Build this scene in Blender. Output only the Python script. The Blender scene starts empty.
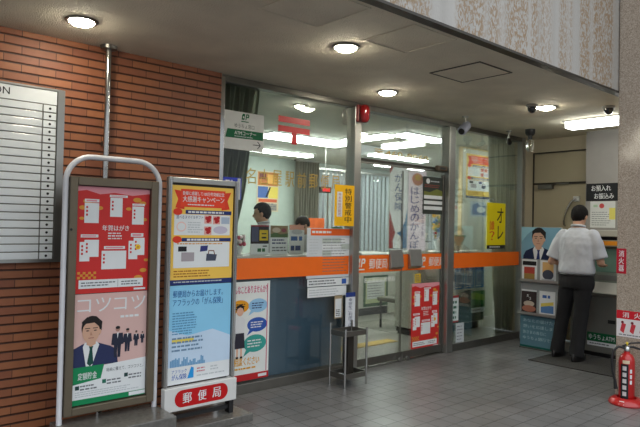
import bpy, bmesh, math, random
from mathutils import Vector, Matrix, noise

random.seed(7)
sc = bpy.context.scene
COL = sc.collection
R = math.radians

# ------------------------------------------------------------------ camera
YAW, PITCH, ROLL = R(41.2), R(1.1), R(1.22)
cy, sy = math.cos(YAW), math.sin(YAW)
fwd0 = Vector((sy, cy, 0)); rgt0 = Vector((cy, -sy, 0)); up0 = Vector((0, 0, 1))
fwd = math.cos(PITCH) * fwd0 + math.sin(PITCH) * up0
up1 = -math.sin(PITCH) * fwd0 + math.cos(PITCH) * up0
rgt = math.cos(ROLL) * rgt0 + math.sin(ROLL) * up1
upv = -math.sin(ROLL) * rgt0 + math.cos(ROLL) * up1
cd = bpy.data.cameras.new('camera')
cam = bpy.data.objects.new('camera', cd); COL.objects.link(cam)
mw = Matrix((rgt, upv, -fwd)).transposed().to_4x4()
mw.translation = Vector((0, 0, 1.45))
cam.matrix_world = mw
cd.sensor_width = 36; cd.sensor_fit = 'HORIZONTAL'; cd.lens = 597 / 640 * 36
cd.clip_start = 0.05
sc.camera = cam

# ------------------------------------------------------------------ world, exposure
w = bpy.data.worlds.new('world'); sc.world = w; w.use_nodes = True
nt = w.node_tree; nt.nodes.clear()
wo = nt.nodes.new('ShaderNodeOutputWorld'); bg = nt.nodes.new('ShaderNodeBackground')
tc = nt.nodes.new('ShaderNodeTexCoord'); sx = nt.nodes.new('ShaderNodeSeparateXYZ')
rp = nt.nodes.new('ShaderNodeValToRGB')
rp.color_ramp.elements[0].position = 0.50; rp.color_ramp.elements[0].color = (0.10, 0.105, 0.11, 1)
rp.color_ramp.elements[1].position = 0.74; rp.color_ramp.elements[1].color = (0.90, 0.95, 1.0, 1)
mr = nt.nodes.new('ShaderNodeMapRange'); mr.inputs[1].default_value = -1; mr.inputs[2].default_value = 1
nt.links.new(tc.outputs['Generated'], sx.inputs[0]); nt.links.new(sx.outputs[2], mr.inputs[0])
nt.links.new(mr.outputs[0], rp.inputs[0]); nt.links.new(rp.outputs[0], bg.inputs[0])
bg.inputs[1].default_value = 2.1
nt.links.new(bg.outputs[0], wo.inputs[0])
LAMP_E = 135.0       # recessed lamps under the soffit
TUBE_E = 26.0       # fluorescent tubes
sc.view_settings.view_transform = 'Standard'
sc.view_settings.look = 'None'
sc.view_settings.gamma = 1.0
sc.view_settings.use_curve_mapping = False
sc.view_settings.exposure = 0.0
sc.cycles.use_denoising = True
sc.cycles.max_bounces = 8
sc.cycles.transparent_max_bounces = 16
sc.cycles.sample_clamp_indirect = 6.0
sc.cycles.caustics_reflective = False
sc.cycles.caustics_refractive = False

# ------------------------------------------------------------------ materials
def lin(c):
    return tuple(((v / 255) / 12.92 if v / 255 <= 0.04045 else ((v / 255 + 0.055) / 1.055) ** 2.4) for v in c) + (1.0,)

_mats = {}
def mat(c, rough=0.5, metal=0.0, var=0.06, scale=8.0, bump=0.0, bscale=60.0, emit=0.0, coat=0.0, spec=0.5):
    key = (c, rough, metal, var, scale, bump, bscale, emit, coat, spec)
    if key in _mats: return _mats[key]
    m = bpy.data.materials.new('material'); m.use_nodes = True
    n = m.node_tree; b = n.nodes['Principled BSDF']
    b.inputs['Roughness'].default_value = rough; b.inputs['Metallic'].default_value = metal
    b.inputs['Coat Weight'].default_value = coat
    b.inputs['Specular IOR Level'].default_value = spec
    L = lin(c)
    t = n.nodes.new('ShaderNodeTexCoord'); nz = n.nodes.new('ShaderNodeTexNoise')
    nz.inputs['Scale'].default_value = scale; nz.inputs['Detail'].default_value = 3
    cr = n.nodes.new('ShaderNodeValToRGB')
    cr.color_ramp.elements[0].position = 0.3; cr.color_ramp.elements[1].position = 0.7
    cr.color_ramp.elements[0].color = tuple(v * (1 - var) for v in L[:3]) + (1,)
    cr.color_ramp.elements[1].color = tuple(min(1, v * (1 + var)) for v in L[:3]) + (1,)
    n.links.new(t.outputs['Object'], nz.inputs['Vector']); n.links.new(nz.outputs['Fac'], cr.inputs[0])
    n.links.new(cr.outputs[0], b.inputs['Base Color'])
    if emit:
        b.inputs['Emission Color'].default_value = L; b.inputs['Emission Strength'].default_value = emit
    if bump:
        n2 = n.nodes.new('ShaderNodeTexNoise'); n2.inputs['Scale'].default_value = bscale; n2.inputs['Detail'].default_value = 4
        bp = n.nodes.new('ShaderNodeBump'); bp.inputs['Strength'].default_value = bump; bp.inputs['Distance'].default_value = 0.01
        n.links.new(t.outputs['Object'], n2.inputs['Vector']); n.links.new(n2.outputs['Fac'], bp.inputs['Height'])
        n.links.new(bp.outputs[0], b.inputs['Normal'])
    _mats[key] = m
    return m

def P(*c): return mat(tuple(c), 0.45, 0, 0.03, 5.0, spec=0.3)     # printed paper
def cloth(c):
    m = P(*c).copy(); n = m.node_tree.nodes; l = m.node_tree.links; b = n['Principled BSDF']
    tl = n.new('ShaderNodeBsdfTranslucent'); tl.inputs[0].default_value = lin(c); ad = n.new('ShaderNodeMixShader'); ad.inputs[0].default_value = .65
    l.new(b.outputs[0], ad.inputs[1]); l.new(tl.outputs[0], ad.inputs[2]); l.new(ad.outputs[0], n['Material Output'].inputs[0])
    return m
def newmat(name):
    m = bpy.data.materials.new(name); m.use_nodes = True
    return m, m.node_tree, m.node_tree.nodes, m.node_tree.links, m.node_tree.nodes['Principled BSDF']

def wall_coords(n, l, swap):
    """texture vector from object coordinates: (x, z, y) for walls along X, (y, z, x) for walls along Y"""
    t = n.new('ShaderNodeTexCoord'); s = n.new('ShaderNodeSeparateXYZ'); c = n.new('ShaderNodeCombineXYZ')
    l.new(t.outputs['Object'], s.inputs[0])
    a = {'x': (0, 2, 1), 'y': (1, 2, 0), 'z': (0, 1, 2)}[swap]
    for i, k in enumerate(a): l.new(s.outputs[k], c.inputs[i])
    return c.outputs[0]

def brick_mat():
    m, t, n, l, b = newmat('brick_facing')
    v = wall_coords(n, l, 'x')
    br = n.new('ShaderNodeTexBrick'); br.offset = 0.5
    br.inputs['Color1'].default_value = lin((162, 102, 66)); br.inputs['Color2'].default_value = lin((138, 82, 58))
    br.inputs['Mortar'].default_value = lin((62, 36, 26))
    br.inputs['Scale'].default_value = 1.0; br.inputs['Mortar Size'].default_value = 0.0022
    br.inputs['Mortar Smooth'].default_value = 0.15; br.inputs['Bias'].default_value = -0.1
    br.inputs['Brick Width'].default_value = 0.215; br.inputs['Row Height'].default_value = 0.0585
    l.new(v, br.inputs['Vector'])
    nz = n.new('ShaderNodeTexNoise'); nz.inputs['Scale'].default_value = 14; nz.inputs['Detail'].default_value = 5
    l.new(v, nz.inputs['Vector'])
    mx = n.new('ShaderNodeMix'); mx.data_type = 'RGBA'; mx.blend_type = 'MULTIPLY'; mx.inputs[0].default_value = 0.45
    cr = n.new('ShaderNodeValToRGB'); cr.color_ramp.elements[0].color = (0.55, 0.5, 0.5, 1); cr.color_ramp.elements[1].color = (1.25, 1.2, 1.15, 1)
    l.new(nz.outputs['Fac'], cr.inputs[0]); l.new(br.outputs['Color'], mx.inputs[6]); l.new(cr.outputs[0], mx.inputs[7])
    # raked bed joints between the courses
    sp = n.new('ShaderNodeSeparateXYZ'); l.new(v, sp.inputs[0])
    dv = n.new('ShaderNodeMath'); dv.operation = 'DIVIDE'; dv.inputs[1].default_value = 0.0585; l.new(sp.outputs[1], dv.inputs[0])
    fc = n.new('ShaderNodeMath'); fc.operation = 'FRACT'; l.new(dv.outputs[0], fc.inputs[0])
    jr = n.new('ShaderNodeValToRGB'); jr.color_ramp.elements[0].position = 0.10; jr.color_ramp.elements[1].position = 0.20
    l.new(fc.outputs[0], jr.inputs[0])
    mj = n.new('ShaderNodeMix'); mj.data_type = 'RGBA'; l.new(jr.outputs[0], mj.inputs[0])
    mj.inputs[6].default_value = lin((70, 38, 26)); l.new(mx.outputs[2], mj.inputs[7])
    l.new(mj.outputs[2], b.inputs['Base Color'])
    bp = n.new('ShaderNodeBump'); bp.inputs['Strength'].default_value = 1.0; bp.inputs['Distance'].default_value = 0.010
    l.new(jr.outputs[0], bp.inputs['Height']); l.new(bp.outputs[0], b.inputs['Normal'])
    b.inputs['Roughness'].default_value = 0.55
    return m

def floor_mat(c1, c2, mort, size, rough, off=0.5):
    m, t, n, l, b = newmat('floor_paving')
    v = wall_coords(n, l, 'z')
    br = n.new('ShaderNodeTexBrick'); br.offset = off
    br.inputs['Color1'].default_value = lin(c1); br.inputs['Color2'].default_value = lin(c2); br.inputs['Mortar'].default_value = lin(mort)
    br.inputs['Scale'].default_value = 1.0; br.inputs['Mortar Size'].default_value = 0.0035; br.inputs['Mortar Smooth'].default_value = 0.2
    br.inputs['Brick Width'].default_value = size[0]; br.inputs['Row Height'].default_value = size[1]; br.inputs['Bias'].default_value = 0.0
    l.new(v, br.inputs['Vector'])
    nz = n.new('ShaderNodeTexNoise'); nz.inputs['Scale'].default_value = 1.7; nz.inputs['Detail'].default_value = 6
    l.new(v, nz.inputs['Vector'])
    cr = n.new('ShaderNodeValToRGB'); cr.color_ramp.elements[0].position = 0.3; cr.color_ramp.elements[1].position = 0.75
    cr.color_ramp.elements[0].color = (0.78, 0.77, 0.76, 1); cr.color_ramp.elements[1].color = (1.1, 1.1, 1.1, 1)
    l.new(nz.outputs['Fac'], cr.inputs[0])
    mx = n.new('ShaderNodeMix'); mx.data_type = 'RGBA'; mx.blend_type = 'MULTIPLY'; mx.inputs[0].default_value = 1.0
    l.new(br.outputs['Color'], mx.inputs[6]); l.new(cr.outputs[0], mx.inputs[7]); l.new(mx.outputs[2], b.inputs['Base Color'])
    bp = n.new('ShaderNodeBump'); bp.invert = True; bp.inputs['Strength'].default_value = 0.5; bp.inputs['Distance'].default_value = 0.004
    l.new(br.outputs['Fac'], bp.inputs['Height']); l.new(bp.outputs[0], b.inputs['Normal'])
    b.inputs['Roughness'].default_value = rough
    return m

def beam_mat():
    m, t, n, l, b = newmat('streaked_stone')
    v = wall_coords(n, l, 'x')
    mp = n.new('ShaderNodeMapping'); mp.inputs['Scale'].default_value = (3.6, 0.02, 0.0); l.new(v, mp.inputs['Vector'])
    nb = n.new('ShaderNodeTexNoise'); nb.inputs['Scale'].default_value = 1.0; nb.inputs['Detail'].default_value = 2; l.new(mp.outputs[0], nb.inputs['Vector'])
    rb = n.new('ShaderNodeValToRGB'); rb.color_ramp.elements[0].position = 0.42; rb.color_ramp.elements[1].position = 0.52
    l.new(nb.outputs['Fac'], rb.inputs[0])
    ms = n.new('ShaderNodeMapping'); ms.inputs['Scale'].default_value = (62, 34, 1); l.new(v, ms.inputs['Vector'])
    ns = n.new('ShaderNodeTexNoise'); ns.inputs['Scale'].default_value = 1.0; ns.inputs['Detail'].default_value = 4; ns.inputs['Distortion'].default_value = 0.6
    l.new(ms.outputs[0], ns.inputs['Vector'])
    rs = n.new('ShaderNodeValToRGB'); rs.color_ramp.elements[0].position = 0.44; rs.color_ramp.elements[1].position = 0.55
    l.new(ns.outputs['Fac'], rs.inputs[0])
    mu = n.new('ShaderNodeMath'); mu.operation = 'MULTIPLY'; l.new(rb.outputs[0], mu.inputs[0]); l.new(rs.outputs[0], mu.inputs[1])
    ml = n.new('ShaderNodeMapping'); ml.inputs['Scale'].default_value = (9, 0.05, 1); l.new(v, ml.inputs['Vector'])
    nl = n.new('ShaderNodeTexNoise'); nl.inputs['Scale'].default_value = 1.0; l.new(ml.outputs[0], nl.inputs['Vector'])
    rl = n.new('ShaderNodeValToRGB'); rl.color_ramp.elements[0].color = lin((160, 156, 150)); rl.color_ramp.elements[1].color = lin((190, 187, 182))
    l.new(nl.outputs['Fac'], rl.inputs[0])
    mx = n.new('ShaderNodeMix'); mx.data_type = 'RGBA'; l.new(mu.outputs[0], mx.inputs[0]); l.new(rl.outputs[0], mx.inputs[6])
    mx.inputs[7].default_value = lin((150, 126, 98)); l.new(mx.outputs[2], b.inputs['Base Color'])
    bp = n.new('ShaderNodeBump'); bp.inputs['Strength'].default_value = 0.35; bp.inputs['Distance'].default_value = 0.01
    l.new(ns.outputs['Fac'], bp.inputs['Height']); l.new(bp.outputs[0], b.inputs['Normal'])
    b.inputs['Roughness'].default_value = 0.6
    return m

def granite_mat():
    m, t, n, l, b = newmat('polished_granite')
    tcn = n.new('ShaderNodeTexCoord')
    vo = n.new('ShaderNodeTexVoronoi'); vo.inputs['Scale'].default_value = 190; l.new(tcn.outputs['Object'], vo.inputs['Vector'])
    nz = n.new('ShaderNodeTexNoise'); nz.inputs['Scale'].default_value = 60; nz.inputs['Detail'].default_value = 5; l.new(tcn.outputs['Object'], nz.inputs['Vector'])
    ad = n.new('ShaderNodeMix'); ad.data_type = 'RGBA'; ad.inputs[0].default_value = 0.5
    l.new(vo.outputs['Color'], ad.inputs[6]); l.new(nz.outputs['Color'], ad.inputs[7])
    bw = n.new('ShaderNodeRGBToBW'); l.new(ad.outputs[2], bw.inputs[0])
    cr = n.new('ShaderNodeValToRGB'); cr.color_ramp.elements[0].position = 0.3; cr.color_ramp.elements[1].position = 0.68
    cr.color_ramp.elements[0].color = lin((136, 122, 108)); cr.color_ramp.elements[1].color = lin((186, 173, 158))
    l.new(bw.outputs[0], cr.inputs[0]); l.new(cr.outputs[0], b.inputs['Base Color'])
    b.inputs['Roughness'].default_value = 0.14
    return m

def glass_mat(tint, refl=1.0):
    m, t, n, l, b = newmat('pane_glass'); n.remove(b)
    out = n['Material Output']
    tr = n.new('ShaderNodeBsdfTransparent'); tr.inputs[0].default_value = tint
    gl = n.new('ShaderNodeBsdfGlossy'); gl.inputs['Roughness'].default_value = 0.0; gl.inputs[0].default_value = (0.95, 0.97, 0.96, 1)
    fr = n.new('ShaderNodeFresnel'); fr.inputs[0].default_value = 1.45
    nz = n.new('ShaderNodeTexNoise'); nz.inputs['Scale'].default_value = 0.8
    mu = n.new('ShaderNodeMath'); mu.operation = 'MULTIPLY'; mu.inputs[1].default_value = refl
    mx = n.new('ShaderNodeMixShader')
    l.new(fr.outputs[0], mu.inputs[0]); l.new(mu.outputs[0], mx.inputs[0]); l.new(tr.outputs[0], mx.inputs[1]); l.new(gl.outputs[0], mx.inputs[2])
    l.new(mx.outputs[0], out.inputs[0])
    return m

M_BRICK = brick_mat()
M_FLOOR = floor_mat((118, 118, 118), (106, 106, 106), (54, 54, 53), (0.148, 0.148), 0.31, 0.0)
M_IFLOOR = floor_mat((150, 148, 138), (138, 136, 128), (112, 110, 104), (0.3, 0.3), 0.35)
M_BEAM = beam_mat(); M_GRAN = granite_mat()
M_GLASS = glass_mat((0.955, 0.97, 0.96, 1), 0.5)
M_CEIL = mat((214, 206, 186), 0.9, 0, 0.08, 3.0, bump=0.9, bscale=110)
M_ICEIL = mat((206, 208, 200), 0.9, 0, 0.03)
M_IWALL = mat((178, 190, 182), 0.85, 0, 0.03)
M_ALU = mat((168, 168, 164), 0.3, 0.9, 0.05)
M_ALUD = mat((122, 120, 114), 0.34, 0.85, 0.06)
M_STEEL = mat((190, 190, 188), 0.18, 1.0, 0.03)
M_BRONZE = mat((112, 102, 86), 0.38, 0.55, 0.06)
M_DARKF = mat((58, 54, 48), 0.4, 0.5, 0.05)
M_WHITEP = mat((214, 214, 212), 0.35, 0, 0.03)
M_BLACK = mat((24, 24, 26), 0.45, 0, 0.05)
M_BEIGE = mat((184, 174, 150), 0.6, 0, 0.05, 2.0)
M_DOORP = mat((178, 168, 142), 0.5, 0, 0.05, 2.0)
M_ATMW = mat((150, 146, 142), 0.5, 0, 0.03)
M_STONE = mat((98, 96, 92), 0.16, 0, 0.18, 40, spec=0.6)
M_RED = mat((176, 22, 22), 0.28, 0, 0.04, coat=0.4)
M_RUB = mat((52, 50, 47), 0.85, 0, 0.1, 60, bump=0.5, bscale=300)

# ------------------------------------------------------------------ mesh helpers
def link(o, parent=None):
    COL.objects.link(o)
    if parent is not None: o.parent = parent
    return o

class G:
    """collects simple shapes, then links them as ONE mesh object"""
    def __init__(s): s.v = []; s.f = []; s.m = []; s.mats = []
    def mi(s, m):
        if m not in s.mats: s.mats.append(m)
        return s.mats.index(m)
    def add(s, vs, fs, m):
        k = len(s.v); i = s.mi(m)
        s.v += [tuple(p) for p in vs]
        for f in fs: s.f.append([k + q for q in f]); s.m.append(i)
        return s
    def box(s, x0, y0, z0, x1, y1, z1, m):
        x0, x1 = min(x0, x1), max(x0, x1); y0, y1 = min(y0, y1), max(y0, y1); z0, z1 = min(z0, z1), max(z0, z1)
        return s.add([(x0, y0, z0), (x1, y0, z0), (x1, y1, z0), (x0, y1, z0), (x0, y0, z1), (x1, y0, z1), (x1, y1, z1), (x0, y1, z1)],
                     [(0, 3, 2, 1), (4, 5, 6, 7), (0, 1, 5, 4), (1, 2, 6, 5), (2, 3, 7, 6), (3, 0, 4, 7)], m)
    def prism(s, pts, d, m):
        """closed outline (3-D points) pushed along d"""
        n = len(pts); d = Vector(d); a = [Vector(p) for p in pts]; b = [p + d for p in a]
        nor = Vector((0, 0, 0))
        for i in range(n): nor += a[i].cross(a[(i + 1) % n])
        fl = nor.dot(d) > 0
        fs = [tuple(range(n))[::-1] if fl else tuple(range(n)), tuple(range(n, 2 * n)) if fl else tuple(range(n, 2 * n))[::-1]]
        for i in range(n):
            j = (i + 1) % n
            fs.append((i, j, n + j, n + i) if fl else (j, i, n + i, n + j))
        return s.add(a + b, fs, m)
    def tube(s, pts, r, m, n=12, closed=False):
        pts = [Vector(p) for p in pts]; k = len(pts); rs = r if isinstance(r, (list, tuple)) else [r] * k
        vs = []; ref = None
        for i, p in enumerate(pts):
            if closed: t = pts[(i + 1) % k] - pts[i - 1]
            else: t = pts[min(i + 1, k - 1)] - pts[max(i - 1, 0)]
            t.normalize()
            if ref is None: ref = Vector((0, 0, 1)) if abs(t.z) < 0.9 else Vector((1, 0, 0))
            a = (ref - t * ref.dot(t)).normalized(); ref = a; b = t.cross(a)
            for j in range(n):
                q = 2 * math.pi * j / n
                vs.append(p + rs[i] * (math.cos(q) * a + math.sin(q) * b))
        fs = []
        for i in range(k if closed else k - 1):
            i2 = (i + 1) % k
            for j in range(n):
                j2 = (j + 1) % n
                fs.append((i * n + j, i * n + j2, i2 * n + j2, i2 * n + j))
        if not closed: fs += [tuple(range(n))[::-1], tuple((k - 1) * n + j for j in range(n))]
        return s.add(vs, fs, m)
    def lathe(s, c, prof, m, n=28, axis='z'):
        vs = []; k = len(prof)
        for (r, h) in prof:
            for j in range(n):
                q = 2 * math.pi * j / n; a, b = r * math.cos(q), r * math.sin(q)
                if axis == 'z': vs.append((c[0] + a, c[1] + b, c[2] + h))
                elif axis == 'y': vs.append((c[0] + a, c[1] + h, c[2] - b))
                else: vs.append((c[0] + h, c[1] + a, c[2] + b))
        fs = []
        for i in range(k - 1):
            for j in range(n):
                j2 = (j + 1) % n; fs.append((i * n + j, i * n + j2, (i + 1) * n + j2, (i + 1) * n + j))
        fs += [tuple(range(n))[::-1], tuple((k - 1) * n + j for j in range(n))]
        return s.add(vs, fs, m)
    def ball(s, c, r, m, nu=18, nv=12):
        r = r if isinstance(r, tuple) else (r, r, r); vs = []; fs = []
        for i in range(nv + 1):
            t = math.pi * i / nv
            for j in range(nu):
                q = 2 * math.pi * j / nu
                vs.append((c[0] + r[0] * math.sin(t) * math.cos(q), c[1] + r[1] * math.sin(t) * math.sin(q), c[2] + r[2] * math.cos(t)))
        for i in range(nv):
            for j in range(nu):
                j2 = (j + 1) % nu; fs.append((i * nu + j, (i + 1) * nu + j, (i + 1) * nu + j2, i * nu + j2))
        return s.add(vs, fs, m)
    def build(s, name, parent=None, bevel=0.0, smooth=False, loc=None):
        me = bpy.data.meshes.new(name)
        org = Vector(loc) if loc is not None else Vector((0, 0, 0))
        me.from_pydata([tuple(Vector(p) - org) for p in s.v], [], s.f)
        for m in s.mats: me.materials.append(m)
        me.polygons.foreach_set('material_index', s.m)
        if smooth:
            me.polygons.foreach_set('use_smooth', [True] * len(me.polygons))
        me.update()
        o = link(bpy.data.objects.new(name, me), parent)
        if loc is not None: o.location = org
        if smooth:
            md = o.modifiers.new('edges', 'EDGE_SPLIT'); md.split_angle = R(42)
        if bevel:
            md = o.modifiers.new('bevel', 'BEVEL'); md.width = bevel; md.segments = 2; md.limit_method = 'ANGLE'
        return o

def tag(o, label, cat, group=None, kind=None):
    if label: o['label'] = label
    if cat: o['category'] = cat
    if group: o['group'] = group
    if kind: o['kind'] = kind
    return o
def struct(o):
    o['kind'] = 'structure'; return o
def thing(name, label, cat, loc=(0, 0, 0), group=None, rz=0.0):
    o = link(bpy.data.objects.new(name, None)); o.location = loc; o.rotation_euler = (0, 0, rz); o.empty_display_size = 0.1
    return tag(o, label, cat, group)
def dup(root, loc, label, group=None):
    r = root.copy(); COL.objects.link(r); r.location = loc; r['label'] = label
    if group: r['group'] = group
    for ch in list(root.children):
        c = ch.copy(); COL.objects.link(c); c.parent = r
        for g in list(ch.children):
            d = g.copy(); COL.objects.link(d); d.parent = c
    return r

# ------------------------------------------------------------------ flat printed things
_tx = {}
def glyphs(text, bold=0.0):
    """triangles of a line of text, in its own units, with its bounds"""
    key = (text, bold)
    if key in _tx: return _tx[key]
    cu = bpy.data.curves.new('lettering', 'FONT'); cu.body = text; cu.size = 1.0; cu.resolution_u = 2; cu.offset = bold
    ob = bpy.data.objects.new('lettering', cu); COL.objects.link(ob)
    dg = bpy.context.evaluated_depsgraph_get(); dg.update()
    me = ob.evaluated_get(dg).to_mesh()
    vs = [(v.co.x, v.co.y) for v in me.vertices]; fs = [tuple(p.vertices) for p in me.polygons]
    ob.evaluated_get(dg).to_mesh_clear()
    bpy.data.objects.remove(ob); bpy.data.curves.remove(cu)
    if not vs: vs = [(0, 0), (1, 0), (1, 1)]; fs = []
    b = (min(v[0] for v in vs), min(v[1] for v in vs), max(v[0] for v in vs), max(v[1] for v in vs))
    _tx[key] = (vs, fs, b)
    return _tx[key]

class Sheet:
    """a flat thing drawn in its own frame: u right, v up, n out of its face; parts become children"""
    def __init__(s, origin, facing, w, h, back=0.004, base=None, layer=0.0006):
        s.k = 0; s.clip = base is not None; s.o = Vector(origin); s.w = w; s.h = h; s.back = back; s.ly = layer
        s.parts = {'': G()}; s.order = ['']; s.cur = ''
        U = {'-y': Vector((1, 0, 0)), '-x': Vector((0, -1, 0))}.get(facing) if isinstance(facing, str) else Vector((math.cos(facing), math.sin(facing), 0))
        V = Vector((0, 0, 1)); N = U.cross(V)
        s.mx = Matrix((U, V, N)).transposed().to_4x4(); s.mx.translation = s.o
        if base is not None: s.parts[''].box(0, 0, -back, w, h, 0, base)
    def part(s, name):
        s.cur = name
        if name not in s.parts: s.parts[name] = G(); s.order.append(name)
        return s
    def g(s): return s.parts[s.cur]
    def rect(s, u0, v0, u1, v1, c, l=1): return s.poly([(u0, v0), (u1, v0), (u1, v1), (u0, v1)], c, l)
    def poly(s, pts, c, l=1):
        s.k += 1; n = s.ly * l + s.k * 1.2e-6
        if s.w and s.h and s.clip:                # print never runs over the edge of its sheet
            for ax, lim, sg in ((0, 0.0, 1), (0, s.w, -1), (1, 0.0, 1), (1, s.h, -1)):
                q = []
                for i in range(len(pts)):
                    a, b = pts[i - 1], pts[i]; ia, ib = (a[ax] - lim) * sg >= -1e-9, (b[ax] - lim) * sg >= -1e-9
                    if ia != ib:
                        t = (lim - a[ax]) / (b[ax] - a[ax]); q.append((a[0] + (b[0] - a[0]) * t, a[1] + (b[1] - a[1]) * t))
                    if ib: q.append(b)
                pts = q
                if len(pts) < 3: return s
        ar = sum(pts[i][0] * pts[(i + 1) % len(pts)][1] - pts[(i + 1) % len(pts)][0] * pts[i][1] for i in range(len(pts)))
        if ar < 0: pts = pts[::-1]
        s.g().add([(p[0], p[1], n) for p in pts], [tuple(range(len(pts)))], c); return s
    def ell(s, cu, cv, ru, rv, c, l=1, n=24, a0=0, a1=360):
        return s.poly([(cu + ru * math.cos(R(a0 + (a1 - a0) * i / n)), cv + rv * math.sin(R(a0 + (a1 - a0) * i / n))) for i in range(n if a1 - a0 == 360 else n + 1)], c, l)
    def rrect(s, u0, v0, u1, v1, r, c, l=1):
        p = []
        for (cx, cy_, a) in ((u1 - r, v1 - r, 0), (u0 + r, v1 - r, 90), (u0 + r, v0 + r, 180), (u1 - r, v0 + r, 270)):
            p += [(cx + r * math.cos(R(a + 15 * i)), cy_ + r * math.sin(R(a + 15 * i))) for i in range(7)]
        return s.poly(p, c, l)
    def text(s, t, u0, v0, u1, v1, c, l=2, bold=0.012, keep=False):
        vs, fs, b = glyphs(t); bw = bold * .55 * (v1 - v0)
        u0 += bw; u1 -= bw
        sw = (u1 - u0) / max(1e-6, b[2] - b[0]); sh = (v1 - v0) / max(1e-6, b[3] - b[1])
        for du in ((-bw, 0, bw) if bw > 0 else (0,)):
            s.k += 1; n = s.ly * l + s.k * 1.2e-6
            s.g().add([(u0 + du + (v[0] - b[0]) * sw, v0 + (v[1] - b[1]) * sh, n) for v in vs], fs, c)
        return s
    def vtext(s, t, u0, v0, u1, v1, c, l=2, bold=0.012, gap=0.12):
        k = len(t); ch = (v1 - v0) / k
        for i, q in enumerate(t):
            a = v1 - (i + 1) * ch
            if q == 'ー': s.rect((u0 + u1) / 2 - (u1 - u0) * .06, a + ch * .1, (u0 + u1) / 2 + (u1 - u0) * .06, a + ch * .9, c, l)
            else: s.text(q, u0, a + ch * gap / 2, u1, a + ch * (1 - gap / 2), c, l, bold)
        return s
    def lines(s, u0, v0, u1, v1, n, c, l=2, seed=1, fill=0.45):
        rd = random.Random(seed); st = (v1 - v0) / n
        for i in range(n):
            v = v1 - (i + 1) * st; u = u0; e = u0 + (u1 - u0) * rd.uniform(.75, 1)
            while u < e:
                d = rd.uniform(.4, 1.3) * st * 1.2
                s.rect(u, v + st * (.5 - fill / 2), min(e, u + d), v + st * (.5 + fill / 2), c, l); u += d * 1.25
        return s
    def logo(s, u, v, h, c, l=2):
        """the slanted mark: a split block and a letter P, with a word line below"""
        k = h * 0.12
        s.poly([(u + .04 * h, v + .3 * h), (u + .42 * h, v + .3 * h), (u + .52 * h, v + h), (u + .22 * h, v + h), (u + .10 * h, v + .8 * h)], c, l)
        s.ell(u + .30 * h, v + .60 * h, .10 * h, .12 * h, s.logobg, l + 1)
        s.poly([(u + .55 * h, v + .3 * h), (u + .68 * h, v + .3 * h), (u + .79 * h, v + h), (u + .66 * h, v + h)], c, l)
        s.poly([(u + .66 * h, v + h), (u + 1.0 * h, v + h), (u + 1.1 * h, v + .85 * h), (u + 1.02 * h, v + .58 * h), (u + .60 * h, v + .56 * h), (u + .62 * h, v + .68 * h), (u + .9 * h, v + .7 * h), (u + .93 * h, v + .86 * h), (u + .64 * h, v + .87 * h)], c, l)
        s.rect(u, v + .05 * h, u + 1.0 * h, v + .16 * h, c, l)
        return s
    def build(s, name, label=None, cat=None, group=None, parent=None, kind=None):
        if s.parts[''].v: o = s.parts[''].build(name, parent)
        else:
            o = link(bpy.data.objects.new(name, None), parent); o.empty_display_size = 0.1
        if parent is None: o.matrix_world = s.mx
        else: o.matrix_local = s.mx
        for p in s.order[1:]:
            if s.parts[p].v: s.parts[p].build(p, o)
        return tag(o, label, cat, group, kind)

# ================================================================== SETTING
ZC = 2.68
YF = 4.27      # glass front
struct(G().box(-4, -5, -0.12, 9.5, 4.33, 0.0, M_FLOOR).build('floor'))
struct(G().box(2.5, 4.33, -0.12, 16.2, 10.3, 0.0, M_IFLOOR).build('floor'))
struct(G().box(-4, 2.30, ZC, 7.75, 4.45, ZC + 0.2, M_CEIL).build('ceiling'))
struct(G().box(2.5, 4.45, 2.74, 16.2, 10.0, 2.9, M_ICEIL).build('ceiling'))
struct(G().box(-4, 4.22, 0, 2.59, 4.42, ZC, M_BRICK).build('wall_front'))
struct(G().box(-4, 2.24, ZC + 0.012, 8.6, 2.30, 6.0, M_BEAM).build('wall_beam'))
struct(G().box(-4, 2.236, ZC - 0.004, 8.6, 2.305, ZC + 0.013, M_DARKF).build('trim_1'))
struct(G().box(5.44, 1.36, 0, 6.25, 2.236, 6.0, M_GRAN).build('column', bevel=0.012))
# end wall with its door, and the lighter wall the cash machine is built into
g = G()
g.box(7.6, 4.26, 0, 7.75, 4.45, ZC, M_BEIGE); g.box(7.6, 3.50, 2.50, 7.75, 4.26, ZC, M_BEIGE); g.box(7.6, 3.41, 0, 7.75, 3.50, ZC, M_BEIGE)
struct(g.build('wall_right'))
struct(G().box(7.36, -0.5, 0, 7.75, 3.405, ZC, M_ATMW).build('wall_right'))
d = struct(G().box(7.625, 3.515, 0.012, 7.67, 4.245, 2.06, M_DOORP).build('door_1', bevel=0.004))
g = G(); g.box(7.60, 3.495, 0, 7.66, 3.515, 2.5, M_DARKF); g.box(7.60, 4.245, 0, 7.66, 4.262, 2.5, M_DARKF); g.box(7.60, 3.515, 2.062, 7.66, 4.245, 2.085, M_DARKF); g.box(7.60, 3.515, 2.485, 7.66, 4.245, 2.5, M_DARKF)
g.build('door_frame', d)
G().box(7.63, 3.515, 2.085, 7.66, 4.245, 2.485, M_DOORP).build('transom_panel', d)
g = G(); g.box(7.57, 3.96, 2.0, 7.625, 4.16, 2.055, M_ALUD); g.tube([(7.60, 3.98, 2.04), (7.52, 3.86, 2.06), (7.60, 3.74, 2.066)], 0.008, M_ALUD); g.build('door_closer', d)
g = G(); g.box(7.60, 4.12, 0.95, 7.626, 4.18, 1.06, M_STEEL); g.tube([(7.6, 4.15, 1.0), (7.575, 4.15, 1.0), (7.575, 4.05, 1.0)], 0.01, M_STEEL); g.build('door_handle', d)

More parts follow.
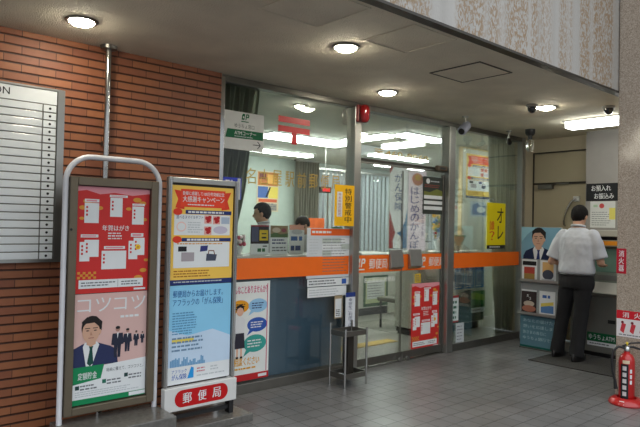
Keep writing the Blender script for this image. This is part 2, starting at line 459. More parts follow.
# ------------------------------------------------ glazed front
def pane(nm, x0, x1, y, z0, z1, parent=None):
    o = G().box(x0, y - 0.004, z0, x1, y + 0.004, z1, M_GLASS).build(nm, parent); return o
fr = G()
fr.box(2.592, 4.23, 0, 2.635, 4.33, 2.66, M_STEEL)
fr.box(2.592, 4.24, 2.625, 7.30, 4.33, ZC, M_ALUD)
fr.box(2.635, 4.24, 0.0, 4.13, 4.34, 0.085, M_ALUD)
fr.box(5.78, 4.24, 0.0, 7.295, 4.34, 0.085, M_ALUD)
struct(fr.build('trim_2', bevel=0.004))
struct(G().box(4.13, 4.215, 0, 4.222, 4.34, 2.63, M_ALU).build('trim_3', bevel=0.006))
struct(G().box(5.67, 4.215, 0, 5.785, 4.34, 2.63, M_ALU).build('trim_4', bevel=0.006))
g = G(); g.box(7.295, 4.235, 0, 7.375, 4.31, ZC, M_ALU); g.box(7.375, 4.25, 0, 7.6, 4.45, ZC, M_BEIGE)
struct(g.build('trim_5', bevel=0.004))
g = G(); g.box(4.222, 4.275, 2.115, 5.67, 4.315, 2.14, M_DARKF); struct(g.build('trim_6', bevel=0.004))
g = G(); g.box(4.222, 4.255, 0.0, 5.67, 4.34, 0.012, M_STEEL); struct(g.build('trim_7'))

OR = mat((244, 110, 22), 0.4, 0, 0.03); WH = P(226, 226, 222)
def band(parent, x0, x1, y, words=None):
    s = Sheet((x0, y, 0.972), '-y', x1 - x0, 0.178, 0.001, OR)
    s.logobg = OR
    if words:
        s.part('lettering'); u = words - x0
        s.logo(u, 0.02, 0.125, WH)
        s.text('郵便局', u + 0.19, 0.035, u + 0.47, 0.14, WH, 2, 0.02)
    return s.build('orange_band', parent=parent)
p1 = struct(pane('window_1', 2.635, 4.13, YF, 0.085, 2.625)); band(p1, 2.64, 4.125, YF - 0.0055)
p2 = struct(pane('window_2', 5.785, 7.295, YF, 0.085, 2.625)); band(p2, 5.79, 7.29, YF - 0.0055)
p3 = struct(pane('window_3', 4.222, 5.67, 4.30, 2.14, 2.625))
for k, (a, b, wx) in enumerate(((4.235, 4.945, 4.25), (4.955, 5.665, 5.22))):
    dl = struct(pane('door_%d' % (k + 2), a, b, 4.295, 0.10, 2.09)); band(dl, a + .002, b - .002, 4.2895, wx)
    g = G(); g.box(a, 4.275, 0.02, b, 4.315, 0.10, M_ALUD); g.box(a, 4.285, 2.09, b, 4.305, 2.112, M_ALUD)
    e = a if k == 0 else b - 0.025
    g.box(e, 4.28, 0.10, e + 0.025, 4.31, 2.06, M_ALUD)
    q = b - 0.006 if k == 0 else a
    g.box(q, 4.290, 0.10, q + 0.004, 4.300, 2.06, M_ALUD)
    g.build('door_frame', dl, bevel=0.003)
    if k == 0:
        s = Sheet((4.37, 4.2893, 0.865), '-y', 0.47, 0.055, 0); s.text('名古屋駅前郵便局', 0, 0, 0.47, 0.055, WH, 1, 0.01); s.build('lettering', parent=dl)
# bottom rollers of the sliding doors
g = G(); g.lathe((4.90, 4.245, 0.028), [(0.004, -0.01), (0.026, -0.01), (0.026, 0.012), (0.004, 0.012)], M_STEEL, 16, 'y'); struct(g.build('trim_8', smooth=True))
g = G(); g.lathe((5.02, 4.245, 0.028), [(0.004, -0.01), (0.026, -0.01), (0.026, 0.012), (0.004, 0.012)], M_STEEL, 16, 'y'); struct(g.build('trim_9', smooth=True))

# ------------------------------------------------ the room behind the glass
struct(G().box(2.45, 4.45, 0, 2.6, 10.0, 2.74, M_IWALL).build('wall_left'))
struct(G().box(16.0, 4.45, 0, 16.2, 10.0, 2.74, M_IWALL).build('wall_right'))
struct(G().box(7.62, 4.45, 0, 16.0, 4.6, 2.74, M_IWALL).build('wall_front'))
WB = 9.4
wins = [(8.05, 9.05), (9.30, 10.30), (10.55, 11.55), (11.80, 12.80), (13.05, 14.05), (14.3, 15.3)]
g = G(); xs = 2.6
for a, b in wins:
    g.box(xs, WB, 0, a, WB + .2, 2.74, M_IWALL); g.box(a, WB, 0, b, WB + .2, 0.85, M_IWALL); g.box(a, WB, 2.58, b, WB + .2, 2.74, M_IWALL); xs = b
g.box(xs, WB, 0, 16.0, WB + .2, 2.74, M_IWALL)
struct(g.build('wall_back'))
for k, (a, b) in enumerate(wins):
    o = struct(pane('window_%d' % (k + 4), a, b, WB + .12, 0.85, 2.58))
    g = G(); m = (a + b) / 2
    g.box(a, WB + .09, .85, b, WB + .15, .90, M_ALU); g.box(a, WB + .09, 2.53, b, WB + .15, 2.58, M_ALU); g.box(m - .02, WB + .09, .9, m + .02, WB + .15, 2.53, M_ALU)
    g.build('window_frame', o)

M_SLAT = mat((176, 188, 192), 0.6, 0, 0.04)
def blind(a, b, label):
    root = thing('vertical_blind', label, 'window blind', ((a + b) / 2, WB - .06, 0.8), 'vertical blinds at the back windows')
    L = b - a
    g = G(); n = int(L / 0.13)
    for i in range(n):
        x = -L / 2 + 0.06 + i * 0.13; c, s_ = math.cos(R(-25)) * .030, math.sin(R(-25)) * .030
        g.prism([(x - c, -s_, 0.02), (x + c, s_, 0.02), (x + c, s_, 1.80), (x - c, -s_, 1.80)], (0.002, -0.003, 0), M_SLAT)
    g.build('slats', root)
    G().box(-L / 2, -.03, 1.80, L / 2, .03, 1.85, M_ALU).build('head_rail', root)
wh = ['leftmost blind on the back wall, right of the beige curtain', 'second vertical blind from the left on the back wall', 'third vertical blind from the left on the back wall', 'fourth vertical blind from the left on the back wall', 'fifth vertical blind from the left, behind the right window', 'last vertical blind on the right of the back wall']
for (a, b), t in zip(wins, wh): blind(a - .05, b + .05, 'pale grey ' + t)

def curtain(name, label, x0, x1, y, z0, z1, m, folds, amp, lean=0.0, cat='curtain', narrow=1.0, ex=1.5):
    root = thing(name, label, cat, ((x0 + x1) / 2, y, z0))
    L = x1 - x0; vs = []; fs = []; nu = folds * 8; nv = 14; H = z1 - z0
    for j in range(nv + 1):
        t = j / nv; sc_ = narrow + (1 - narrow) * t ** ex
        for i in range(nu + 1):
            u = i / nu; q = u * folds * 2 * math.pi
            vs.append(((u * L * sc_ - L / 2) + 0.010 * math.sin(q * .5 + j) + lean * (1 - t), amp * math.sin(q) + .006 * math.sin(3 * q + t * 4), t * H))
    for j in range(nv):
        for i in range(nu):
            a = j * (nu + 1) + i; fs.append((a, a + 1, a + nu + 2, a + nu + 1))
    g = G(); g.add(vs, fs, m); o = g.build('fabric', root)
    for p in o.data.polygons: p.use_smooth = True
    G().box(-L / 2 - .03, -.03, H, L / 2 + .03, .03, H + .03, M_ALUD).build('curtain_rail', root)
    return root
M_CURT = cloth((146, 152, 138)); M_CURT2 = cloth((160, 158, 146))
curtain('curtain', 'grey gathered curtain inside the left window, next to the brick wall', 2.72, 3.20, 4.56, 1.165, 2.71, M_CURT, 9, 0.045, 0.0, narrow=0.45, ex=0.9)
curtain('curtain', 'grey green gathered curtain at the right end of the right window', 6.80, 7.52, 4.42, 0.03, 2.66, M_CURT, 12, 0.04, 0.24, narrow=0.66, ex=1.0)
curtain('curtain', 'beige curtain on the back wall behind the clerks', 7.42, 8.0, 9.22, 0.02, 2.71, M_CURT2, 9, 0.05)

# fluorescent lamps indoors and out
M_TUBE = mat((244, 252, 246), 0.4, 0, 0.0, emit=TUBE_E)
M_TUBE3 = mat((244, 252, 246), 0.4, 0, 0.0, emit=TUBE_E * 1.25)
M_TUBE4 = mat((244, 252, 246), 0.4, 0, 0.0, emit=TUBE_E * .65)
M_TUBE2 = mat((250, 252, 246), 0.4, 0, 0.0, emit=TUBE_E * .5)
def fixture(label, x, y, z, L, along, wd=0.24, hgt=0.05, em=None):
    root = thing('fluorescent_light', label, 'ceiling light', (x, y, z))
    if along == 'x': d = lambda a, b, c0, e, f, c1, m: G().box(a, b, c0, e, f, c1, m)
    else: d = lambda a, b, c0, e, f, c1, m: G().box(b, a, c0, f, e, c1, m)
    d(-L / 2, -wd / 2, -0.015, L / 2, wd / 2, 0.0, M_WHITEP).build('housing', root)
    d(-L / 2 + .02, -wd / 2 + .02, -hgt, L / 2 - .02, wd / 2 - .02, -0.015, em or M_TUBE).build('diffuser', root, bevel=0.012)
    return root
IZ = 2.738
fixture('long fluorescent ceiling light behind the left window, farthest of the pair', 6.35, 8.4, IZ, 1.5, 'x')
fixture('long fluorescent ceiling light behind the left window, nearer one over the counter', 5.70, 6.85, IZ, 1.5, 'x', 0.42)
fixture('fluorescent ceiling light behind the doors, turned lengthwise into the room', 6.15, 6.03, IZ, 0.9, 'y', em=M_TUBE3)
fixture('fluorescent ceiling light behind the doors, running along the front', 6.62, 5.42, IZ, 0.9, 'x', em=M_TUBE3)
fixture('fluorescent ceiling light deep in the room behind the right window', 10.2, 6.4, IZ, 1.5, 'x')
fixture('fluorescent ceiling light deep in the room near the back windows', 9.6, 8.4, IZ, 1.5, 'x')
fixture('added fill light on the ceiling beyond the doors, between the door glass and back windows', 8.3, 7.3, IZ, 1.5, 'x', em=M_TUBE3)  # extra fixture, added to brighten the room behind the doors
fixture('added fill light on the ceiling far right in the office near the back windows', 12.6, 7.8, IZ, 1.5, 'x')  # also added, only to lift the dim back of the office
fixture('added fill light for the white partition, hidden just behind the curtain of the right window', 8.45, 4.95, IZ, 0.9, 'x', em=M_TUBE4)  # invented lamp out of sight behind the curtain, lights the partition front
fixture('white fluorescent strip light on the soffit in front of the cash machine', 6.56, 2.90, ZC, 0.72, 'y', 0.22, 0.085, M_TUBE2)

# recessed lamps in the soffit
M_LENS = mat((255, 246, 224), 0.4, 0, 0.0, emit=LAMP_E)
def downlight(x, y, z, label, r=0.076):
    root = thing('recessed_downlight', label, 'ceiling light', (x, y, z), 'round recessed lamps')
    G().lathe((0, 0, 0), [(r + .022, 0.0), (r + .022, -.006), (r + .012, -.012), (r, -.010), (r, 0.0)], M_ALUD, 32).build('rim', root, smooth=True)
    G().lathe((0, 0, 0), [(r, -.002), (r, -.012), (r * .75, -.026), (r * .4, -.034), (0.002, -.036)], M_LENS, 32).build('lens', root, smooth=True)
downlight(1.287, 3.74, ZC, 'lit round recessed lamp in the ceiling above the brick wall, leftmost one')
downlight(2.805, 2.97, ZC, 'lit round recessed lamp in the ceiling at the top centre, nearest the stone beam')
downlight(4.027, 3.70, ZC, 'lit round recessed lamp in the ceiling right of the red alarm lamp')
downlight(5.607, 3.0, ZC, 'lit round recessed lamp in the ceiling between two black dome cameras')
downlight(4.05, 5.0, IZ, 'small lit recessed lamp in the indoor ceiling behind the left window', 0.05)

# ceiling hatches
def hatch(x0, y0, x1, y1, label, m):
    root = thing('ceiling_hatch', label, 'ceiling hatch', ((x0 + x1) / 2, (y0 + y1) / 2, ZC), 'ceiling hatches')
    a, b = (x1 - x0) / 2, (y1 - y0) / 2; t = 0.012
    g = G(); g.box(-a, -b, -.006, a, -b + t, 0, m); g.box(-a, b - t, -.006, a, b, 0, m); g.box(-a, -b + t, -.006, -a + t, b - t, 0, m); g.box(a - t, -b + t, -.006, a, b - t, 0, m)
    g.build('hatch_frame', root)
    G().box(-a + t, -b + t, -.003, a - t, b - t, 0, M_CEIL).build('hatch_panel', root)
hatch(3.75, 2.53, 4.19, 3.0, 'square ceiling hatch with a dark frame, nearest the right', M_DARKF)
hatch(2.78, 2.34, 3.2, 2.78, 'square ceiling hatch with a flush rim, middle of the three by the beam', M_CEIL)
hatch(1.95, 2.34, 2.40, 2.80, 'square ceiling hatch with a flush rim, leftmost of the three by the beam', M_CEIL)

# ================================================================== PEOPLE
def rings(g, rs, m, n=24):
    """stack of level ellipses (cx, cy, z, rx, ry)"""
    vs = []; fs = []
    for (a, b, z, rx, ry) in rs:
        for j in range(n):
            q = 2 * math.pi * j / n; vs.append((a + rx * math.cos(q), b + ry * math.sin(q), z))
    for i in range(len(rs) - 1):
        for j in range(n):
            j2 = (j + 1) % n; fs.append((i * n + j, i * n + j2, (i + 1) * n + j2, (i + 1) * n + j))
    fs += [tuple(range(n))[::-1], tuple((len(rs) - 1) * n + j for j in range(n))]
    g.add(vs, fs, m)
def limb(g, pts, rad, m, n=16):
    g.tube(pts, rad, m, n)
    for p, r in zip(pts, rad): g.ball(p, r * .99, m, 14, 10)
def fused(name, g, voxel, m, parent, it=6, fold=0.0, fs=14.0):
    """one continuous surface from overlapping shapes"""
    me = bpy.data.meshes.new(name); me.from_pydata(g.v, [], g.f); me.update()
    t = bpy.data.objects.new(name, me); COL.objects.link(t)
    md = t.modifiers.new('r', 'REMESH'); md.mode = 'VOXEL'; md.voxel_size = voxel
    sm = t.modifiers.new('s', 'SMOOTH'); sm.factor = .5; sm.iterations = it
    dg = bpy.context.evaluated_depsgraph_get(); dg.update()
    nm = bpy.data.meshes.new_from_object(t.evaluated_get(dg)); nm.name = name
    bpy.data.objects.remove(t); bpy.data.meshes.remove(me)
    if fold:
        ns = [v.normal.copy() for v in nm.vertices]
        for v, q in zip(nm.vertices, ns):
            p = Vector((v.co.x * fs, v.co.y * fs, v.co.z * fs * .55))
            v.co += q * fold * (noise.noise(p) + .5 * noise.noise(p * 2.3))
    nm.materials.clear(); nm.materials.append(m)
    nm.polygons.foreach_set('use_smooth', [True] * len(nm.polygons)); nm.update()
    return link(bpy.data.objects.new(name, nm), parent)

def hand(g, wrist, d, up, m, curl=0.5, side=1):
    d = Vector(d).normalized(); up = Vector(up); up = (up - d * up.dot(d)).normalized(); a = d.cross(up) * side
    w = Vector(wrist)
    for k in range(4):
        o = (k - 1.5) * .020
        limb(g, [w + a * o * .55 + d * .01, w + a * o + d * .085], [.016, .0135], m, 10)
    ln = [.062, .072, .078, .070]
    for k in range(4):
        b = w + a * (k - 1.5) * .021 + d * .088; L = ln[3 - k] if side > 0 else ln[k]
        d1 = (d - up * curl * .5).normalized(); d2 = (d - up * curl * 1.3).normalized()
        limb(g, [b, b + d1 * L * .5, b + d1 * L * .5 + d2 * L * .5], [.0092, .0086, .0074], m, 8)
    b = w + a * .024 + d * .03; t1 = (d * .7 + a * .75 - up * .1).normalized(); t2 = (d * .95 + a * .2 - up * .25).normalized()
    limb(g, [b, b + t1 * .04, b + t1 * .04 + t2 * .032], [.013, .0105, .009], m, 8)

M_SKIN = mat((196, 150, 122), 0.5, 0, 0.05, 30)
M_HAIR = mat((17, 14, 13), 0.7, 0, 0.2, 60, bump=0.6, bscale=160, spec=0.2)
M_SHIRT = mat((182, 185, 192), 0.75, 0, 0.03, 12, bump=0.15, bscale=40)
M_PANTS = mat((15, 15, 18), 0.8, 0, 0.1, 14)
M_SHOE = mat((16, 15, 15), 0.35, 0, 0.05)
M_LIP = mat((150, 86, 76), 0.5); M_EYE = mat((30, 24, 22), 0.25)

def person(label, loc, rz, pel, sho, head, pitch, arms, feet, scale=1.0, voxel=0.008, bob=False):
    """pel / sho / head: (x, y) lean of pelvis, shoulders, head; arms: (elbow, wrist, finger direction) left then right"""
    root = thing('person', label, 'person', loc, rz=rz); root.scale = (scale,) * 3
    lerp = lambda a, b, t: (a[0] + (b[0] - a[0]) * t, a[1] + (b[1] - a[1]) * t)
    def at(z): return lerp(pel, sho, max(0, min(1.05, (z - .93) / .49)))
    S = M_SKIN
    g = G()
    tor = [(.86, .105, .165), (.93, .11, .17), (1.02, .098, .15), (1.14, .105, .155), (1.27, .115, .175), (1.36, .108, .18), (1.42, .085, .15), (1.465, .06, .085), (1.49, .052, .058)]
    rings(g, [(at(z)[0], at(z)[1], z, rx, ry) for z, rx, ry in tor], S)
    hc = Vector((head[0], head[1], 1.60)); nk = Vector((at(1.45)[0], at(1.45)[1], 1.45))
    HM = Matrix.Translation(hc) @ Matrix.Rotation(R(pitch), 4, 'Y')
    limb(g, [nk, nk.lerp(HM @ Vector((-.015, 0, -.06)), .5), HM @ Vector((-.015, 0, -.05))], [.062, .056, .055], S)
    k = len(g.v)
    g.ball((-.008, 0, .022), (.098, .077, .092), S, 24, 16); g.ball((.018, 0, -.04), (.075, .062, .078), S, 24, 16)
    g.ball((.05, 0, -.088), (.032, .032, .026), S); g.tube([(.083, 0, .01), (.108, 0, -.028)], [.009, .015], S, 10); g.ball((.100, 0, -.03), .0155, S)
    for s_ in (1, -1):
        g.ball((-.005, s_ * .078, -.012), (.020, .012, .032), S); g.ball((.07, s_ * .03, .022), (.018, .026, .010), S)
    g.v[k:] = [tuple(HM @ Vector(p)) for p in g.v[k:]]
    hip = [Vector((pel[0], pel[1] + s_ * .088, .90)) for s_ in (1, -1)]
    kn = []; an = []
    for i in (0, 1):
        f = Vector((feet[i][0], feet[i][1], 0)); a = f + Vector((-.03, 0, .085)); kk = hip[i].lerp(a, .52) + Vector((.02, 0, 0))
        kn.append(kk); an.append(a)
        limb(g, [hip[i], hip[i].lerp(kk, .5), kk, kk.lerp(a, .4), a], [.088, .076, .056, .055, .038], S)
        limb(g, [a + Vector((-.03, 0, -.045)), a + Vector((.07, 0, -.05)), a + Vector((.14, 0, -.06))], [.036, .036, .022], S)
    sh = []
    for i, s_ in ((0, 1), (1, -1)):
        p = Vector((sho[0], sho[1] + s_ * .175, 1.395)); e, wv, d = [Vector(q) for q in arms[i]]
        sh.append(p)
        limb(g, [p + Vector((0, 0, -.02)), p.lerp(e, .5), e, e.lerp(wv, .35), wv], [.050, .047, .040, .041, .027], S)
        hand(g, wv, d, Vector((0, 0, 1)), S, .5, 1 if s_ < 0 else -1)
    fused('body', g, voxel, S, root, 4)
    # face details
    for s_ in (1, -1):
        g = G(); g.ball((.079, s_ * .031, .006), (.010, .014, .006), M_EYE, 12, 8); g.v = [tuple(HM @ Vector(p)) for p in g.v]; g.build('eye', root, smooth=True)
        g = G(); g.ball((.086, s_ * .032, .026), (.006, .019, .0035), M_HAIR, 12, 6); g.v = [tuple(HM @ Vector(p)) for p in g.v]; g.build('eyebrow', root, smooth=True)
    g = G(); g.ball((.088, 0, -.066), (.008, .022, .005), M_LIP, 12, 8); g.v = [tuple(HM @ Vector(p)) for p in g.v]; g.build('mouth', root, smooth=True)
    # hair
    g = G(); nu, nv = 40, 26; vs = []; fs = []
    for i in range(nv + 1):
        t = math.pi * i / nv
        for j in range(nu):
            q = 2 * math.pi * j / nu; dx, dy, dz = math.sin(t) * math.cos(q), math.sin(t) * math.sin(q), math.cos(t)
            r_ = 1 + .03 * noise.noise(Vector((dx * 6, dy * 6, dz * 3)))
            vs.append((-.012 + .109 * dx * r_, .0865 * dy * r_, .026 + .104 * dz * r_ - (.018 if dx < -.3 and dz < 0 else 0)))
    def keep(c):
        x, z = c
        lo = -.085 if x < -.035 else (-.085 + (x + .035) * 1.9 if x < .04 else .062)
        if bob: lo = -.13 if x < .03 else (.0 if x < .055 else .06)
        return z > lo
    for i in range(nv):
        for j in range(nu):
            j2 = (j + 1) % nu; f = (i * nu + j, (i + 1) * nu + j, (i + 1) * nu + j2, i * nu + j2)
            if keep((sum(vs[q][0] for q in f) / 4, sum(vs[q][2] for q in f) / 4)): fs.append(f)
    g.add([tuple(HM @ Vector(p)) for p in vs], fs, M_HAIR); h = g.build('hair', root)
    for p in h.data.polygons: p.use_smooth = True
    md = h.modifiers.new('t', 'SOLIDIFY'); md.thickness = .014; md.offset = -1
    # shirt
    g = G()
    tor = [(.955, .124, .194), (.985, .136, .206), (1.02, .135, .204), (1.10, .130, .200), (1.2, .134, .205), (1.29, .136, .212), (1.36, .125, .21), (1.415, .098, .172), (1.455, .074, .108), (1.475, .066, .082)]
    rings(g, [(at(z)[0], at(z)[1], z, rx, ry) for z, rx, ry in tor], M_SHIRT)
    for i in (0, 1):
        e = Vector(arms[i][0]); p = sh[i]; v = (e - p)
        limb(g, [p + Vector((0, -.012 if i == 0 else .012, -.016)), p + v * .35], [.076, .080], M_SHIRT)
        g.tube([p + v * .3, p + v * .6, p + v * .86], [.078, .080, .086], M_SHIRT, 20)
    so = fused('shirt', g, .010, M_SHIRT, root, 5, .0075, 13)
    g = G(); c = at(1.475)
    g.tube([(c[0] + .064 * math.cos(R(a)), c[1] + .068 * math.sin(R(a)), 1.488 - .012 * math.cos(R(a))) for a in range(0, 360, 15)], .014, M_SHIRT, 8, closed=True)
    g.build('collar', root, smooth=True)
    # trousers, belt, shoes
    g = G(); rings(g, [(pel[0], pel[1], z, rx, ry) for z, rx, ry in ((.80, .125, .19), (.86, .13, .20), (.92, .125, .198), (.965, .118, .192))], M_PANTS)
    for i in (0, 1):
        b = an[i] + Vector((0, 0, -.035))
        limb(g, [hip[i] + Vector((0, 0, -.05)), hip[i].lerp(kn[i], .5), kn[i], kn[i].lerp(b, .6)], [.100, .090, .076, .070], M_PANTS, 18)
        g.tube([kn[i].lerp(b, .4), b], [.073, .076], M_PANTS, 18)
    fused('trousers', g, .010, M_PANTS, root, 4, .006, 10)
    g = G(); g.tube([(pel[0] + .122 * math.cos(R(a)), pel[1] + .196 * math.sin(R(a)), .950) for a in range(0, 360, 12)], .012, M_BLACK, 8, closed=True); g.build('belt', root, smooth=True)
    for i in (0, 1):
        g = G(); f = Vector((feet[i][0] - .03, feet[i][1], 0))
        pr = [(.0, .046, -.09, .20), (.03, .050, -.093, .205), (.055, .046, -.09, .17), (.085, .040, -.075, .06)]
        rings(g, [(f.x + (a + b) / 2, f.y, z + .002, (b - a) / 2, ry) for z, ry, a, b in pr], M_SHOE, 24)
        g.build('shoe', root, smooth=True)
    return root

person('man in a white short-sleeved shirt and black trousers, seen from behind at the cash machine', (6.57, 3.215, 0), 0.0,
       (-.01, -.085), (.045, -.075), (.10, -.065), 22,
       (((.0, .215, 1.075), (.24, .03, 1.05), (.95, -.15, -.05)), ((.06, -.325, 1.09), (.30, -.215, 1.06), (.95, .2, -.05))),
       ((.03, .135), (-.04, -.125)))
person('clerk with short dark hair and white shirt behind the counter, turned away to the left', (4.17, 5.72, 0), R(140),
       (0, 0), (.03, 0), (.06, 0), 8,
       (((.08, .25, 1.10), (.30, .16, 1.06), (.95, -.1, -.1)), ((.08, -.25, 1.10), (.30, -.16, 1.06), (.95, .1, -.1))),
       ((.03, .10), (0, -.10)), 0.985, 0.012)
person('clerk bending over with only dark hair and white shoulder above the counter notices', (5.22, 6.02, 0), R(165),
       (0, 0), (.10, 0), (.23, 0), 38,
       (((.16, .25, 1.10), (.36, .16, 1.02), (.95, -.1, -.1)), ((.16, -.25, 1.10), (.36, -.16, 1.02), (.95, .1, -.1))),
       ((.03, .10), (0, -.10)), 0.905, 0.012, True)

# ================================================================== POSTERS AND SIGNS
c_red, c_gold, c_navy, c_green, c_white, c_blk = P(204, 50, 48), P(214, 150, 60), P(34, 52, 110), P(18, 112, 66), P(224, 226, 228), P(26, 28, 32)
c_grey, c_lg, c_pink, c_yel, c_sky, c_ppr = P(110, 114, 120), P(190, 196, 200), P(226, 150, 160), P(240, 200, 40), P(140, 200, 226), P(226, 230, 232)

def new_year_poster(s, w, h, seed=1):
    """red poster of new-year postcards; drawn on a sheet that has a red base"""
    rd = random.Random(seed)
    s.part('pattern')
    s.poly([(0, h), (w, h), (w, .955 * h), (.75 * w, .93 * h), (.5 * w, .95 * h), (.3 * w, .93 * h), (.12 * w, .965 * h), (0, .95 * h)], c_pink)
    for (u, v, r) in ((.08, .80, .05), (.14, .86, .06), (.22, .83, .05), (.30, .80, .045), (.07, .70, .035), (.82, .89, .06), (.9, .86, .05), (.70, .80, .04), (.93, .70, .04), (.86, .13, .06), (.93, .20, .05), (.97, .30, .035), (.27, .44, .03)):
        s.ell(u * w, v * h, r * w, r * .55 * w, c_gold)
    for i in range(7):
        for j in range(3):
            if (i + j) % 2 == 0: s.rect((.03 + .035 * i) * w, (.135 + .022 * j) * h, (.065 + .035 * i) * w, (.157 + .022 * j) * h, c_gold)
    s.part('postcard_picture')
    for (a, b, c, d) in ((.10, .657, .29, .845), (.44, .72, .61, .903), (.75, .65, .92, .827), (.11, .34, .30, .50), (.05, .30, .18, .48), (.34, .22, .68, .396), (.71, .31, .84, .49), (.78, .35, .94, .52)):
        s.rect(a * w, b * h, c * w, d * h, c_ppr, 2)
        for k in range(3): s.rect((a + .02) * w, (d - .05 - .035 * k) * h, (a + .045) * w, (d - .03 - .035 * k) * h, c_red, 3)
    s.ell(.845 * w, .43 * h, .04 * w, .026 * h, c_yel, 3); s.ell(.845 * w, .43 * h, .02 * w, .013 * h, c_gold, 4)
    for (a, b, c, d) in ((.10, .852, .29, .882), (.43, .908, .68, .930), (.75, .835, .93, .855), (.06, .522, .29, .55), (.37, .412, .66, .44), (.74, .53, .92, .565)):
        s.rect(a * w, b * h, c * w, d * h, c_white, 2); s.rect((a + .02) * w, (b + .008) * h, (c - .03) * w, (d - .008) * h, c_pink, 3)
    s.part('lettering')
    s.text('年賀はがき', .34 * w, .585 * h, .71 * w, .64 * h, c_white, 2, .03)
    s.lines(.42 * w, .50 * h, .64 * w, .575 * h, 3, c_white, 2, seed)
    s.rect(.05 * w, .045 * h, .93 * w, .125 * h, c_ppr, 2); s.rect(.57 * w, .05 * h, .575 * w, .12 * h, c_grey, 3)
    s.lines(.08 * w, .06 * h, .54 * w, .11 * h, 2, c_grey, 3, seed + 1); s.lines(.62 * w, .06 * h, .9 * w, .11 * h, 2, c_grey, 3, seed + 2)
    s.rect(.80 * w, .012 * h, .97 * w, .03 * h, c_white, 2)

def campaign_poster(s, w, h):
    """yellow gift-campaign poster with a red ribbon and two white panels"""
    s.part('panel')
    s.rect(.05 * w, .50 * h, .95 * w, .71 * h, c_ppr); s.rect(.05 * w, .17 * h, .95 * w, .43 * h, c_ppr)
    s.rect(.22 * w, .715 * h, .97 * w, .755 * h, c_navy, 2); s.rect(.17 * w, .435 * h, .97 * w, .472 * h, c_navy, 2)
    s.rect(0, 0, w, .05 * h, c_navy, 2)
    rib = P(222, 62, 36)
    s.poly([(.04 * w, .955 * h), (.20 * w, .94 * h), (.20 * w, .76 * h), (.06 * w, .775 * h), (.10 * w, .86 * h)], rib, 2)
    s.poly([(.96 * w, .955 * h), (.80 * w, .94 * h), (.80 * w, .76 * h), (.94 * w, .775 * h), (.90 * w, .86 * h)], rib, 2)
    s.rect(.14 * w, .785 * h, .86 * w, .965 * h, P(232, 70, 40), 3)
    s.ell(.10 * w, .735 * h, .07 * w, .035 * h, rib, 3); s.ell(.10 * w, .455 * h, .07 * w, .035 * h, rib, 3)
    s.part('lettering')
    s.text('皆様に感謝して100万件突破記念', .17 * w, .905 * h, .84 * w, .945 * h, c_white, 4, .02)
    s.text('大感謝キャンペーン', .17 * w, .835 * h, .84 * w, .898 * h, c_white, 4, .03)
    s.lines(.25 * w, .798 * h, .78 * w, .822 * h, 1, c_white, 4, 4)
    s.text('選べるスマイルギフト', .08 * w, .665 * h, .5 * w, .70 * h, c_navy, 2, .01)
    s.lines(.26 * w, .722 * h, .9 * w, .748 * h, 1, c_white, 3, 5, .7); s.lines(.25 * w, .44 * h, .8 * w, .468 * h, 1, c_white, 3, 6, .7)
    s.lines(.26 * w, .52 * h, .5 * w, .64 * h, 5, c_lg, 2, 7); s.lines(.06 * w, .07 * h, .75 * w, .15 * h, 3, P(170, 110, 40), 1, 8)
    s.lines(.06 * w, .015 * h, .95 * w, .04 * h, 1, c_lg, 3, 9); s.lines(.1 * w, .40 * h, .92 * w, .425 * h, 1, c_gold, 2, 10)
    s.part('gift_picture')
    s.ell(.16 * w, .585 * h, .075 * w, .05 * h, P(240, 200, 190), 2); s.ell(.16 * w, .585 * h, .06 * w, .038 * h, c_ppr, 3)
    for (u, v) in ((.58, .665), (.72, .66), (.58, .55)):
        s.rect((u - .06) * w, (v - .045) * h, (u + .06) * w, (v + .04) * h, P(226, 170, 160), 2)
        for (du, dv) in ((-.02, .01), (.02, -.01), (.0, -.02), (.025, .02)): s.ell((u + du) * w, (v + dv) * h, .028 * w, .018 * h, P(176, 36, 40), 3)
    s.ell(.79 * w, .555 * h, .12 * w, .04 * h, P(196, 190, 210), 2); s.rect(.80 * w, .62 * h, .94 * w, .69 * h, P(170, 186, 206), 2)
    s.rect(.12 * w, .335 * h, .25 * w, .385 * h, c_blk, 2); s.rect(.17 * w, .235 * h, .37 * w, .325 * h, P(168, 160, 166), 2)
    s.poly([(.46 * w, .33 * h), (.58 * w, .34 * h), (.59 * w, .395 * h), (.47 * w, .39 * h)], P(50, 56, 120), 2)
    s.poly([(.56 * w, .235 * h), (.72 * w, .235 * h), (.74 * w, .30 * h), (.57 * w, .31 * h)], P(70, 76, 96), 2)
    s.poly([(.59 * w, .305 * h), (.60 * w, .345 * h), (.69 * w, .345 * h), (.71 * w, .30 * h), (.695 * w, .30 * h), (.68 * w, .335 * h), (.61 * w, .335 * h), (.605 * w, .305 * h)], P(120, 70, 50), 2)

# ---------------- directory board on the brick wall
bd = thing('directory_board', 'white information directory board with rows of name strips on the brick wall', 'directory board', (0.80, 4.22, 1.165))
x0, x1, zt = -.48, .54, 1.155
g = G(); g.box(x0, -.035, 0, x1 - .045, 0, zt, M_ALUD); g.box(x1 - .045, -.05, 0, x1, 0, zt, M_ALU); g.box(x0, -.05, 0, x1 - .045, -.035, .022, M_ALU); g.box(x0, -.05, zt - .012, x1 - .045, -.035, zt, M_ALU); g.box(x0 - .045, -.05, 0, x0, 0, zt, M_ALU)
g.build('frame', bd)
M_PLATE = mat((222, 227, 230), 0.12, 0, 0.02, coat=0.3)
g = G(); g.box(x0 + .004, -.044, zt - .105, x1 - .05, -.035, zt - .014, M_PLATE); hp = g.build('header_plate', bd)
s = Sheet((x0 + .25, -.0442, zt - .078), '-y', .5, .05, 0); s.text('INFORMATION', 0, 0, .43, .046, c_blk, 1, .02); lt = s.build('lettering', parent=hp)
